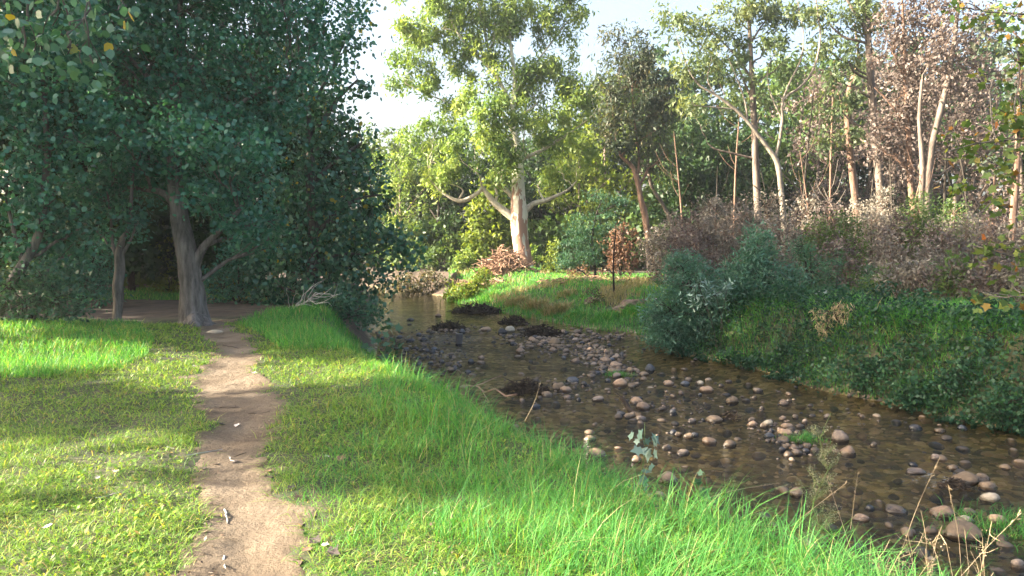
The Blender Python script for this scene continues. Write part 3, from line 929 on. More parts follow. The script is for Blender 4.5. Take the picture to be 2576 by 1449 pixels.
tree("gum_tree", "tallest straight gum with grey mottled trunk forking at the top edge", "tree",
     [lp(33, (2222, 640, 30), (2218, 540, 26), (2210, 420, 25), (2198, 300, 24), (2190, 200, 22), (2185, 110, 20), (2180, 20, 16), (2178, -60, 12)),
      lp(33, (2183, 90, 14), (2165, 50, 11), (2140, 15, 9), (2110, -40, 7)), lp(33, (2190, 180, 8), (2230, 130, 6), (2260, 60, 4))],
     bl(33, (2120, 50, 60, 40), (2060, 110, 40, 30), (2110, 140, 45, 30), (2240, 40, 60, 45), (2100, 200, 45, 30), (2060, 30, 45, 35), (2180, -20, 90, 40), (2270, 110, 40, 40), (2080, 260, 35, 28)),
     'duskleaf', 'tallbark', L=.26, W=.09, cover=1.9, droop=.7, clump=.5, per=90)

tree("gum_tree", "gum with reddish peeling trunk and a kinked top, left of the tallest gum", "tree",
     [lp(36, (2160, 640, 24), (2155, 540, 22), (2145, 440, 22), (2135, 340, 22), (2132, 270, 20), (2140, 215, 20), (2155, 180, 16), (2160, 140, 9), (2150, 60, 7)),
      lp(36, (2133, 300, 9), (2110, 240, 6), (2090, 180, 4))],
     bl(36, (2150, 150, 50), (2110, 230, 45), (2170, 250, 40), (2080, 330, 50, 40), (2150, 330, 40), (2120, 90, 40)),
     'duskleaf', 'brownbark', L=.26, W=.1, cover=1.7, droop=.7, clump=.5, per=90)

tree("gum_tree", "scorched gum with purplish dead leaves hanging from its dark trunk", "tree",
     [lp(30, (2315, 650, 26), (2300, 540, 22), (2290, 440, 20), (2285, 330, 16), (2278, 220, 13), (2275, 110, 10), (2270, 10, 7), (2268, -50, 5)),
      lp(30, (2285, 320, 8), (2230, 250, 6), (2200, 220, 4)), lp(30, (2280, 230, 8), (2340, 150, 6), (2380, 80, 4)), lp(30, (2277, 200, 6), (2240, 120, 4))],
     bl(30, (2270, 40, 70, 50), (2330, 80, 60), (2250, 130, 60), (2310, 170, 60), (2270, 240, 60), (2340, 250, 50), (2230, 300, 45), (2300, 330, 50), (2390, 130, 50), (2260, 390, 45, 40), (2200, 360, 35), (2340, 20, 60)),
     'purpleleaf', 'brownbark', L=.16, W=.08, cover=1.7, droop=.7, clump=.4, per=26)

tree("gum_tree", "pair of orange-streaked pale trunks leaning right under scorched foliage", "tree",
     [lp(28, (2330, 640, 34), (2330, 540, 30), (2335, 440, 26), (2345, 360, 24), (2365, 280, 20), (2385, 200, 16), (2400, 110, 13), (2410, 20, 10), (2420, -50, 8)),
      lp(28, (2318, 620, 22), (2318, 500, 18), (2320, 400, 16), (2312, 300, 12), (2320, 200, 8)),
      lp(28, (2350, 350, 10), (2390, 330, 8), (2440, 290, 6), (2480, 240, 4))],
     bl(28, (2400, 60, 60), (2440, 140, 50), (2380, 200, 45), (2440, 240, 50, 45), (2480, 60, 60), (2350, 140, 40), (2420, 330, 50, 40), (2470, 360, 45, 40)),
     'purpleleaf', 'tallbark', L=.15, W=.075, cover=1.6, droop=.7, clump=.4, per=24)

tree("gum_tree", "thin reddish gum leaning beside the right edge of the woods", "tree",
     [lp(30, (2400, 640, 20), (2395, 560, 18), (2410, 470, 15), (2430, 400, 12), (2450, 300, 8), (2460, 200, 5))],
     bl(30, (2450, 280, 50), (2430, 400, 45), (2480, 420, 45), (2400, 330, 40), (2500, 330, 50), (2470, 190, 50)), 'purpleleaf', 'tallbark', L=.18, W=.09, cover=.9, clump=.4)
tree("gum_tree", "dark red-brown trunk at the right edge of the woods", "tree",
     [lp(24, (2545, 640, 20), (2548, 560, 18), (2555, 470, 16), (2560, 380, 13), (2565, 250, 10), (2570, 100, 7))],
     bl(24, (2540, 120, 60), (2570, 220, 60), (2500, 60, 50), (2570, 330, 50), (2520, 420, 40, 30)), 'blueleaf', 'brownbark', L=.2, W=.09, cover=1.1, clump=.4)

# slim bare saplings and dead poles threaded through the burnt wood
for (px, Yd, top, lean_, w_, mk, lab) in [(1725, 33, 330, -30, 7, 'brownbark', "thin leafless pole right of the slanting gum"), (1785, 30, 420, 20, 6, 'darkbark', "short bare sapling left of the umbrella gum"), (1845, 36, 250, 18, 8, 'brownbark', "slim bare trunk just left of the umbrella gum"), (1938, 27, 430, -24, 5, 'darkbark', "thin grey stick between the umbrella and the forked gum"),
                                         (2010, 32, 200, 40, 8, 'darkbark', "dark thin trunk leaning right of the forked gum"), (2052, 29, 380, -40, 6, 'brownbark', "reddish bare sapling leaning left above the scrub"), (2085, 37, 150, 14, 9, 'brownbark', "slim pale trunk left of the kinked reddish gum"), (2188, 28, 330, 28, 6, 'darkbark', "dark pole between the kinked and the tallest gum"),
                                         (2250, 31, 180, -22, 8, 'darkbark', "grey sapling right of the tallest gum"), (2290, 26, 420, 34, 5, 'brownbark', "short reddish pole left of the scorched gum"), (2372, 34, 120, 26, 10, 'darkbark', "dark slim trunk right of the leaning pair"), (2440, 27, 300, -44, 7, 'darkbark', "grey pole leaning left over the scrub near the right edge"),
                                         (2492, 31, 160, 20, 9, 'brownbark', "slim trunk left of the dark red-brown one"), (2130, 26, 470, -60, 5, 'forkbark', "pale dead stick leaning over the scrub below the kinked gum")]:
    mx_ = (px + lean_ * .4 + random.uniform(-8, 8), (640 + top) / 2)
    l0 = lp(Yd, (px, 680, w_ * .8), (mx_[0], mx_[1], w_ * .75), (px + lean_, top, w_ * .3))
    lim = [l0]
    for q in range(5):
        t_ = random.uniform(.45, .95); bx_ = px + lean_ * t_; by2 = 680 + (top - 680) * t_; d_ = random.choice((-1, 1)) * random.uniform(20, 60)
        lim.append(lp(Yd, (bx_, by2, w_ * .3), (bx_ + d_ * .6, by2 - 25, w_ * .25), (bx_ + d_, by2 - random.uniform(40, 90), w_ * .12)))
    tree("bare_sapling", lab, "sapling", lim, [], 'backleaf', mk, sides=6)

# --- shaded trees on the left
big = tree("shade_tree", "stout grey-barked tree with flared roots where the path bends", "tree",
     [lp(14.3, (494, 832, 112), (490, 815, 82), (486, 780, 66), (484, 740, 60), (478, 690, 54), (470, 640, 50), (458, 580, 46), (448, 520, 42), (440, 450, 38), (436, 340, 32), (440, 220, 24), (450, 100, 16), (455, -40, 10)),
      lp(14.3, (484, 680, 30), (498, 650, 24), (512, 622, 20), (535, 598, 16), (565, 570, 12), (600, 530, 9), (640, 470, 6, .5), (690, 420, 4, 1)),
      lp(14.3, (450, 530, 26), (420, 490, 20), (380, 478, 14), (320, 470, 10), (260, 440, 6)), lp(14.3, (438, 400, 20), (520, 320, 14), (620, 250, 9), (720, 200, 6)),
      lp(14.3, (440, 280, 18), (360, 180, 12), (280, 110, 8)), lp(14.3, (438, 330, 16, 0), (500, 200, 7, 1), (560, 60, 4, 1.5)),
      lp(14.3, (480, 812, 34, -.3), (465, 835, 22, -.55)), lp(14.3, (505, 808, 40, -.2), (535, 832, 16, -.5)), lp(14.3, (492, 800, 40, -.35), (490, 838, 30, -.6))],
     bl(14.3, (300, 420, 80, 60), (380, 400, 80, 70), (460, 400, 80, 70), (550, 430, 80, 70), (630, 450, 70, 60), (340, 300, 90, 80), (450, 280, 100, 80), (560, 300, 90, 80), (660, 330, 80, 80),
        (260, 180, 90, 90), (380, 160, 100, 90), (500, 150, 100, 90), (620, 160, 95, 80, 0, 2.4), (700, 230, 80, 70, 0, 2.4), (740, 60, 90, 70, 0, 1.7), (620, 40, 90, 70, 0, 2.0), (480, 20, 100, 70), (340, 20, 100, 70), (220, 50, 90, 80),
        (800, 160, 70, 60, 0, 1.5), (830, 50, 60, 50, 0, 1.2), (560, 520, 60, 45, .6), (660, 540, 60, 45, .8), (600, 560, 60, 36, -.4), (680, 600, 60, 40, .6), (500, 490, 50, 40, -.8), (300, 490, 50, 40), (400, 470, 50, 40, .8), (460, -90, 200, 90), (700, -70, 150, 70), (240, -90, 160, 90),
        (280, 330, 70, 60, -1.5), (470, 340, 70, 50, -2), (600, 360, 70, 60, -1.5)) +
     [(-7.5, 14.6, 9.6, 2, 2, 1.4, 1.0), (-5.2, 15, 9.2, 1.8, 1.8, 1.2, 1.0), (-7, 15.4, 11.8, 2, 2, 1.4, 1.0), (-7.5, 17, 7.6, 2, 1.6, 1.6, 2.2), (-5, 16.6, 7.4, 1.8, 1.6, 1.4, 2.0), (-9.5, 16.5, 8.2, 1.8, 1.8, 1.8, 2.2), (-6.3, 16, 9.6, 2, 1.8, 1.5, 2)],
     'oakleaf', 'greybark', L=.085, W=.062, cover=2.6, droop=.35, clump=.26, per=24, sides=22, shape='round', twigs=.35)
tree("shade_tree", "thin pale crooked trunk beside the stout tree", "tree",
     [lp(13.9, (292, 822, 32), (294, 800, 22), (298, 760, 24), (296, 720, 27), (302, 680, 24), (300, 640, 22), (308, 600, 14), (325, 570, 10), (330, 500, 8), (335, 420, 6)),
      lp(13.9, (298, 655, 12), (282, 610, 9), (280, 560, 7), (270, 480, 5)), lp(13.9, (302, 650, 10), (328, 605, 7), (345, 560, 5))],
     bl(13.9, (300, 540, 60, 50), (250, 500, 60, 50), (340, 570, 40, 35), (200, 460, 70, 55), (290, 440, 60, 50), (230, 570, 40, 35, .5)),
     'oakleaf', 'gumlimb' if False else 'greybark', L=.08, W=.06, cover=2.0, droop=.35, clump=.24, per=22, shape='round', twigs=.3)
tree("shade_tree", "dim slanting trunk under drooping leaves at the left edge", "tree",
     [lp(12.8, (-10, 790, 34), (20, 725, 28), (55, 670, 24), (85, 620, 22), (105, 560, 20), (110, 480, 18), (120, 380, 15), (110, 240, 12), (100, 80, 8)),
      lp(12.8, (60, 665, 14), (40, 600, 10), (20, 520, 8))],
     bl(12.8, (60, 540, 80, 60), (140, 500, 80, 60), (20, 460, 80, 70), (120, 400, 90, 70), (180, 330, 80, 70), (40, 330, 90, 80), (110, 240, 90, 80), (10, 200, 90, 80), (180, 170, 80, 80), (80, 100, 100, 80), (190, 60, 90, 70), (0, 20, 110, 80),
        (130, 600, 60, 45, .5), (210, 570, 50, 45, .5), (20, 610, 60, 45), (180, 640, 45, 40, .5), (60, -90, 150, 80)),
     'oakleaf', 'greybark', L=.085, W=.065, cover=2.5, droop=.4, clump=.26, per=24, shape='round', twigs=.2)
tree("poplar_tree", "drooping poplar with round glossy leaves hanging over the stream", "tree",
     [lp(19.5, (790, 800, 40), (785, 700, 32), (790, 580, 28), (780, 460, 24), (780, 330, 16), (760, 180, 9), (740, 20, 5)),
      lp(19.5, (786, 600, 16), (840, 540, 12), (900, 500, 8), (960, 490, 5)), lp(19.5, (785, 460, 16), (850, 400, 11), (910, 360, 7)), lp(19.5, (792, 330, 14), (850, 250, 9), (900, 200, 5)),
      lp(19.5, (785, 660, 12), (860, 640, 8), (930, 640, 5)), lp(19.5, (795, 250, 9), (850, 140, 6), (890, 60, 4))],
     bl(19.5, (760, 560, 80, 60), (850, 560, 70, 60), (930, 560, 70, 60), (990, 590, 50, 45), (1030, 610, 35, 35), (880, 640, 80, 60), (960, 660, 55, 45), (780, 650, 80, 60), (860, 710, 80, 50), (930, 720, 50, 45), (800, 730, 70, 45), (900, 770, 40, 30),
        (860, 470, 70, 60), (930, 480, 50, 45), (780, 470, 80, 60), (880, 390, 55, 45), (800, 370, 60, 50, 0, 2.0), (900, 300, 40, 30, 0, 1.6), (840, 280, 60, 50, 0, 1.8), (770, 300, 60, 60, 0, 2.0), (880, 170, 45, 40, 0, 1.2), (910, 110, 40, 40, 0, 1.2),
        (860, 60, 50, 45, 0, 1.4), (820, 190, 60, 55, 0, 1.7), (800, 110, 60, 50, 0, 1.5), (925, 220, 22, 14, 0, 1.4), (925, 425, 30, 20), (700, 480, 60, 50), (740, 420, 60, 50), (690, 600, 60, 50), (690, 700, 60, 50), (900, 10, 40, 30), (940, 790, 30, 20)) +
     [(-5.6, 19.5, 10.5, 2, 2, 1.6, 1.8), (-5.2, 19.8, 13, 1.9, 2, 1.6, 1.5), (-6.4, 20.5, 8.4, 1.2, 1.8, 1.3, 1.4)],
     'poplarleaf', 'greybark', L=.11, W=.10, cover=2.3, droop=.8, clump=.38, per=24, shape='round', twigs=.4)

# big hanging leaves at the top left, near
tree("poplar_tree", "near poplar whose large pale leaves dangle into the top left corner", "tree",
     [[(-9.5, 6.5, hz(-9.5, 6.5) - .05, .2), (-9.3, 6.6, 2.2, .15), (-8.8, 6.8, 4.2, .12), (-8.5, 7.2, 6.5, .07)],
      lp(7.6, (-350, 200, 24), (-150, 60, 18), (0, -10, 12), (150, -20, 8), (300, -20, 5))],
     bl(7.6, (40, 60, 60, 40), (130, 40, 70, 45), (60, 130, 50, 40), (220, 90, 60, 45), (240, 170, 45, 35), (170, 120, 40, 35, 0, 1.2), (330, 40, 60, 40), (-60, 80, 80, 60), (60, -40, 120, 40), (260, -30, 120, 40)),
     'poplarleaf', 'greybark', L=.085, W=.075, cover=.9, droop=1.0, clump=.22, per=12, shape='round', twigs=.7)
# ------------------------------------------------------------------ shrubs
def shrub(name, label, cat, px, py, Y, blobs_, leafmat, L, W, cover=2.2, droop=.1, shape='rhomb', clump=.22, per=20, stemmat='darkbark', upright=False, group=None, nst=6, squash=.9, twigs=.5, flat=0.0, sr=1.0):
    """bush: several stems from one foot"""
    v = at_y(px, py, Y)
    z = hz(v.x, v.y)
    base = (v.x, v.y, z - .03)
    bs = bl(Y, *blobs_)
    limbs = []
    hs = max(b[2] for b in bs)
    for i in range(nst):
        b = bs[i % len(bs)]
        limbs.append([(base[0] + rng.normal() * .04, base[1] + rng.normal() * .04, base[2], .02 * sr + .006 * sr * (hs - z)),
                      ((base[0] + b[0]) / 2 + rng.normal() * .05, (base[1] + b[1]) / 2, max(z + .1, (z + b[2]) / 2), .014 * sr + .004 * sr * (hs - z)), (b[0], b[1], max(b[2], z + .15), .008)])
    limbs[0][0] = (*base, limbs[0][0][3])
    return tree(name, label, cat, limbs, bs, leafmat, stemmat, L=L, W=W, cover=cover, droop=droop, shape=shape, clump=clump, per=per, sides=6, group=group,
                crown_name='foliage', trunk_name='stems', squash=squash, twigs=twigs, flat=flat)


# left, in shade
shrub("bush", "rounded bluish bush at the left edge beside the slanting trunk", "bush", 90, 800, 12.6, [(60, 760, 70, 55), (140, 750, 60, 50), (180, 790, 30, 30), (20, 720, 50, 45), (110, 700, 50, 40)], 'wattle', .07, .04, cover=2.5)
shrub("bush", "dark bush behind the stout trunk, left of the dead branch", "bush", 600, 800, 20, [(560, 720, 60, 60), (640, 700, 60, 70), (700, 740, 60, 50), (600, 640, 60, 50)], 'oakleaf', .1, .06, cover=2.5)
shrub("bush", "sun-flecked yellow-green bush seen through the shade right of the stout trunk", "bush", 630, 800, 26, [(630, 740, 30, 28), (600, 720, 28, 26), (650, 750, 24, 18)], 'brightleaf', .14, .09, cover=2.0)
shrub("bush", "pale-leaved bush seen between the thin and the stout trunk", "bush", 430, 790, 24, [(430, 700, 40, 50), (415, 740, 30, 40), (440, 640, 40, 50)], 'brightleaf', .13, .08, cover=1.6)
shrub("bush", "dark bush behind the thin pale trunk", "bush", 200, 800, 18.5, [(200, 700, 60, 60), (250, 720, 50, 50), (150, 660, 60, 60), (240, 640, 50, 50)], 'oakleaf', .1, .06, cover=2.5)
shrub("bush", "grey-green bush hugging the water under the poplar", "bush", 850, 800, 16.8, [(840, 770, 50, 40), (890, 785, 40, 30), (800, 770, 40, 30), (930, 800, 25, 22)], 'bush', .08, .04, cover=2.2)

# under and around the white gum
shrub("bush", "round yellow-green bush overhanging the pool below the white gum", "bush", 1170, 740, 33.5, [(1160, 735, 38, 28), (1195, 725, 36, 28), (1140, 750, 24, 18), (1215, 700, 28, 20), (1180, 752, 30, 14)], 'brightleaf', .16, .06, cover=3.0)
shrub("bush", "brownish low scrub along the far end of the pool", "bush", 1060, 730, 39, [(1020, 715, 50, 28), (1080, 710, 50, 30), (1110, 725, 30, 20), (985, 725, 40, 22)], 'scrubleaf', .2, .08, cover=2.4)
shrub("bush", "upright leafy bush left of the white gum trunk", "bush", 1190, 690, 45, [(1190, 650, 36, 34), (1165, 660, 26, 26), (1215, 640, 28, 30), (1150, 670, 22, 18)], 'gumleaf', .24, .10, cover=2.4)
shrub("bush", "tall sunlit bright green tree-bush behind the white gum trunk on its left", "bush", 1230, 690, 45, [(1230, 530, 50, 50), (1210, 590, 45, 45), (1260, 590, 40, 50), (1200, 540, 35, 35), (1245, 480, 40, 35), (1190, 620, 32, 28), (1270, 540, 32, 40)], 'brightleaf', .36, .16, cover=2.2, clump=.45)
shrub("bush", "slim sunlit columnar bush right of the white gum", "bush", 1393, 700, 38, [(1393, 685, 22, 22), (1390, 655, 20, 24), (1394, 625, 13, 20)], 'brightleaf', .16, .07, cover=2.8)
shrub("bush", "low pale bush tucked behind the columnar one", "bush", 1345, 690, 43, [(1350, 670, 25, 25), (1340, 640, 22, 22)], 'gumleaf', .22, .1, cover=2.0)
shrub("bush", "dusky low bush in front of the dark wood left of the gum", "bush", 1110, 690, 46, [(1105, 650, 40, 34), (1070, 670, 30, 22), (1130, 620, 30, 30)], 'backleaf', .26, .14, cover=2.4)
shrub("bush", "brown-leaved scorched bush between the wattle and the burnt-footed gum", "bush", 1560, 690, 36, [(1555, 660, 40, 36), (1580, 610, 32, 40), (1545, 620, 28, 30), (1590, 670, 24, 26), (1560, 580, 24, 24)], 'brownleaf', .15, .09, cover=2.0)
shrub("bush", "low reddish scorched scrub right of the columnar bush", "bush", 1460, 705, 36, [(1460, 690, 40, 22), (1500, 695, 30, 18), (1430, 695, 22, 16)], 'brownleaf', .13, .07, cover=1.4)

shrub("bush", "low olive bush at the foot of the black sapling", "bush", 1560, 745, 29, [(1560, 722, 26, 16), (1590, 728, 20, 12)], 'scrubleaf', .12, .06, cover=2.4)
shrub("bush", "low brown scrub between the wattle and the slope edge", "bush", 1450, 730, 31, [(1450, 716, 36, 14), (1410, 718, 24, 12), (1490, 716, 26, 12)], 'scrubleaf', .13, .06, cover=2.2)
shrub("bush", "green bush beside the burnt stump where the willow bush begins", "bush", 1660, 730, 27, [(1668, 705, 26, 24), (1690, 720, 24, 20)], 'bush', .12, .05, cover=2.2)
shrub("bush", "small shrub on the slope just left of the eroded earth", "bush", 1500, 775, 25.5, [(1498, 752, 20, 18), (1515, 760, 16, 12)], 'scrubleaf', .10, .05, cover=2.2)

# wattle saplings
tree("wattle_tree", "young blue-green feathery wattle right of the white gum", "tree",
     [lp(33, (1500, 720, 8), (1495, 660, 6), (1490, 600, 5), (1500, 540, 4), (1520, 490, 3))],
     bl(33, (1440, 640, 42, 34), (1480, 610, 45, 34), (1455, 590, 35, 30), (1510, 560, 50, 28), (1540, 520, 40, 24), (1560, 500, 28, 16), (1480, 650, 40, 26), (1420, 660, 28, 20), (1500, 490, 28, 20), (1460, 555, 26, 24)),
     'wattle', 'darkbark', L=.12, W=.03, cover=1.7, droop=.1, clump=.35, per=40, flat=.6, squash=.4)
tree("dead_sapling", "thin black leafless sapling standing on the far bank slope", "sapling",
     [lp(26, (1548, 770, 6), (1544, 720, 5), (1543, 660, 4), (1547, 600, 3), (1550, 560, 2)), lp(26, (1544, 690, 3), (1530, 680, 2), (1515, 684, 1)), lp(26, (1543, 650, 2.5), (1560, 636, 1.5))],
     [], 'wattle', 'burnt')
shrub("shrub", "small reddish leafless shrub left of the black sapling", "shrub", 1480, 790, 27.5, [(1480, 755, 18, 20), (1490, 735, 14, 14)], 'brownleaf', .09, .03, cover=.8)

# big bush on the right bank
shrub("willow_bush", "big blue-green willow bush leaning over the stream on the right bank", "bush", 1800, 850, 17.2,
      [(1690, 780, 70, 56), (1680, 840, 60, 40), (1740, 715, 70, 56), (1760, 800, 80, 56), (1830, 750, 78, 66), (1850, 840, 80, 46), (1900, 690, 66, 76), (1920, 780, 72, 66), (1950, 850, 74, 46), (1905, 625, 40, 52), (1715, 670, 44, 36), (1980, 720, 50, 60), (1780, 870, 60, 28),
       (1990, 800, 50, 45), (1850, 690, 40, 36), (2010, 870, 40, 34), (1650, 810, 28, 28)],
      'willow', .11, .026, cover=3.2, droop=-.15, clump=.20, per=34, nst=12)
shrub("bush", "silvery large-leaved bush in front of the willow bush", "bush", 1810, 780, 16.2, [(1760, 725, 26, 16), (1800, 740, 32, 18), (1830, 725, 22, 14), (1780, 765, 24, 14), (1740, 745, 16, 12)], 'silver', .13, .035, cover=1.3, clump=.16, per=14, flat=.3, nst=3, sr=.25)
shrub("bush", "twiggy willow bush top poking up behind the big bush", "bush", 2040, 800, 18.6, [(2040, 680, 40, 60), (2060, 740, 40, 50), (2020, 620, 28, 36)], 'bush', .085, .02, cover=1.5, clump=.2)
shrub("reed_clump", "drooping clump of dry straw-coloured leaves on the right bank", "plant", 2120, 850, 13.4, [(2100, 790, 50, 26), (2150, 815, 50, 26), (2180, 800, 36, 22), (2080, 830, 30, 24), (2140, 850, 30, 20), (2110, 770, 26, 16)], 'tanleaf', .10, .013, cover=1.0, droop=1.2, clump=.12, per=18)
shrub("conifer_shrub", "small upright green shrub standing in the bare patch on the right bank", "shrub", 2180, 760, 17.5, [(2180, 745, 24, 20), (2180, 715, 18, 24), (2182, 690, 11, 18)], 'bush', .07, .014, cover=2.2, droop=-.5, clump=.12)
shrub("shrub", "thin green upright shrub left of the small upright one", "shrub", 2095, 765, 18, [(2095, 740, 26, 26), (2090, 700, 20, 34), (2110, 660, 18, 30)], 'bush', .07, .016, cover=1.0, droop=-.5, clump=.14)

# creeping cover down the steep right bank (beyond counting)
g = Geo()
n = 150000
x = rng.uniform(3.6, 12, n); y = rng.uniform(6, 20, n)
sd = river_sd(x, y)
hh = fbm(x, y, 1.7, 121); h2 = fbm(x, y, 2.4, 125)
kp = (sd > -.25 + .4 * (h2 - .5)) & (sd < 1.9) & (h2 > .33)
x, y, sd, hh = x[kp], y[kp], sd[kp], hh[kp]
top = .04 + 1.5 * np.clip(hh - .34, 0, 1)
P = np.stack([x, y, np.maximum(height(x, y), -1.0) + rng.random(len(x)) ** .6 * top], -1)
cl = fbm(x, y, 2.5, 123)
add_leaves(g, P, .065, .045, .2, 'rhomb', rnd=np.clip(.5 * rng.random(len(P)) + .9 * (cl - .25), 0, 1))
tag(g.build("bank_creeper", M['creeper']), "dark green creeper and brambles covering the steep right bank down to the water", "creeper", kind='stuff')

for (px, py, Yd, r_, mk, lab) in [(1990, 905, 14.6, 46, 'creeper', "dark bramble bush spilling to the water at the right end of the willow bush"), (2110, 900, 13.6, 50, 'creeper', "dark bramble mound under the straw-coloured leaves"), (2230, 880, 12.8, 52, 'bush', "leafy bush between the straw leaves and the grassy bank top"),
                                  (2190, 960, 12.3, 46, 'creeper', "low bramble overhanging the water below the bank's middle"), (2320, 900, 12.0, 56, 'creeper', "light-tipped leafy mound midway along the right bank"), (2310, 985, 11.3, 44, 'creeper', "bramble trailing over the water right of the bank's middle"), (2420, 960, 10.9, 58, 'creeper', "dark bramble bush on the steep bank above the dark channel stone"),
                                  (2500, 900, 10.9, 56, 'bush', "weedy bush high on the bank near the right edge"), (2540, 1010, 10.0, 52, 'creeper', "bramble at the water's edge by the right edge")]:
    shrub("bramble_bush", lab, "bush", px, py + 40, Yd, [(px, py, r_ * 1.15, r_ * .8), (px - r_ * .7, py + r_ * .35, r_ * .7, r_ * .5), (px + r_ * .7, py + r_ * .3, r_ * .6, r_ * .45), (px, py - r_ * .55, r_ * .6, r_ * .4)], mk, .062, .042, cover=3.0, droop=.5, clump=.2, per=30, sr=.4, flat=.4)

# leggy shrubs and weeds in the burnt scrub on the right, one by one
scrub_kinds = [('greyleaf', .085, .05, "grey-brown seeding shrub"), ('purpleleaf', .09, .05, "dull purple-brown dead shrub"), ('greyleaf', .07, .04, "pale dry seeding shrub"), ('backleaf', .09, .035, "half-green leggy shrub"), ('brownleaf', .09, .05, "reddish scorched shrub")]
scr = [(2215, 690, 16.8, 3), (2260, 680, 16.5, 2), (2310, 660, 16.2, 0), (2350, 690, 15.8, 1), (2395, 665, 15.6, 3), (2440, 680, 15.4, 0), (2490, 660, 15.2, 1), (2540, 680, 15, 2), (2585, 670, 14.8, 0),
       (1700, 600, 26, 0), (1730, 590, 24, 1), (1770, 600, 27, 0), (1800, 560, 24, 0), (1840, 590, 28, 1), (1880, 560, 24, 0), (1930, 540, 27, 0), (1960, 600, 22, 2), (2000, 600, 26, 1), (2030, 560, 29, 0),
       (2060, 610, 22, 3), (2090, 570, 26, 1), (2130, 590, 22, 3), (2160, 560, 27, 0), (2190, 590, 23, 0), (2225, 540, 24, 2), (2260, 600, 21, 1), (2285, 560, 24, 3), (2310, 550, 21, 3), (2350, 600, 23, 2), (2370, 620, 20, 1), (2400, 560, 25, 3),
       (2430, 590, 21, 0), (2460, 600, 25, 1), (2490, 590, 22, 1), (2520, 580, 26, 1), (2550, 610, 21, 0), (2590, 600, 22, 1), (1660, 620, 30, 0), (1750, 640, 22, 1), (2110, 650, 20, 1), (2240, 650, 19.5, 0), (2340, 660, 19.5, 2)]
marks = [(1636, "the burnt-footed gum"), (1700, "the slanting gum"), (1800, "the willow bush's tip"), (1912, "the umbrella gum"), (1975, "the forked gum"), (2060, "the driftwood log"), (2160, "the kinked reddish gum"), (2222, "the tallest gum"), (2315, "the scorched gum"), (2400, "the thin reddish gum"), (2545, "the dark red-brown trunk")]
seen_l = set()
for i, (px, py, Yd, k) in enumerate(scr):
    mk, L_, W_, nm = scrub_kinds[k]
    py -= 48 if Yd > 18 else 10
    hgt = (725 if Yd > 18 else 775) - py
    bs_ = [(px, py + hgt * .12, 34, hgt * .22), (px - 20, py + hgt * .42, 36, hgt * .26), (px + 20, py + hgt * .40, 36, hgt * .26), (px, py + hgt * .72, 42, hgt * .26), (px + 5, py + 5 + hgt * .92, 40, hgt * .15)]
    mx_, mn_ = min(marks, key=lambda q: abs(q[0] - px))
    sd_ = "in line with" if abs(px - mx_) < 12 else ("just right of" if px > mx_ else "just left of")
    far = "front row" if Yd < 18 else "in the farther row" if Yd > 24.5 else ("in the nearer row" if Yd < 22.5 else "in the middle row")
    lb = "%s %s %s %s" % ("tall" if hgt > 185 else "short", nm, sd_, mn_)
    lb2 = lb + ", " + far
    if lb2 in seen_l: lb2 += ", the paler one"
    seen_l.add(lb2)
    shrub("scrub_shrub", lb2, "shrub", px, 720, Yd, bs_, mk, L_ * 1.15, W_, cover=1.5, droop=-.1, clump=.22, per=22, group="shrubs of the burnt scrub on the right", nst=7, stemmat='brownbark')

# ------------------------------------------------------------------ woods behind: prototypes and copies
def wood_tree(mat, bark, H, rad, seed, L_=.34, W_=.17, cover=1.4, low=.25):
    global rng
    keep_ = rng; rng = np.random.default_rng(seed)
    limbs = [[(0, 0, 0, .028 * H * .5), (.1, 0, H * .3, .02 * H * .5), (-.1, .1, H * .6, .013 * H * .5), (.1, 0, H * .9, .03)]]
    for q in range(4):
        a = rng.random() * 6.28; z0 = H * rng.uniform(.2, .5)
        limbs.append([(0, 0, z0, .09), (math.cos(a) * rad * .4, math.sin(a) * rad * .4, z0 + H * .12, .06), (math.cos(a) * rad * .8, math.sin(a) * rad * .8, z0 + H * .22, .03)])
    bs = []
    for q in range(26):
        a = rng.random() * 6.28; zz = rng.uniform(low, .97)
        rr = rad * math.sqrt(max(.05, 1 - ((zz - .55) / .5) ** 2)) * rng.uniform(.2, .95)
        s = rng.uniform(.28, .48) * rad
        bs.append((math.cos(a) * rr, math.sin(a) * rr, zz * H, s, s, s * .75))
    t = tree("wood_tree", "x", "tree", limbs, bs, mat, bark, L=L_, W=W_, cover=cover, droop=.4, clump=.55, per=30, sides=8, twigs=.15, group="trees of the wood behind")
    rng = keep_
    return t


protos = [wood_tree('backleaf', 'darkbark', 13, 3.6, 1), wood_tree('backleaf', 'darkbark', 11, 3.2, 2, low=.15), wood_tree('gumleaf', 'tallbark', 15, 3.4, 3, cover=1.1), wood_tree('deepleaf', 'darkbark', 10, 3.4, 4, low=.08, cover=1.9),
          wood_tree('brightleaf', 'tallbark', 10, 2.8, 5, low=.12, cover=1.2), wood_tree('purpleleaf', 'tallbark', 13, 2.8, 6, cover=.8, low=.3, L_=.24, W_=.12)]
nat = ["mid-green bushy tree", "low spreading mid-green tree", "loose-crowned gum", "dense dark green tree", "bright leafy tree", "scorched brown-leaved tree"]
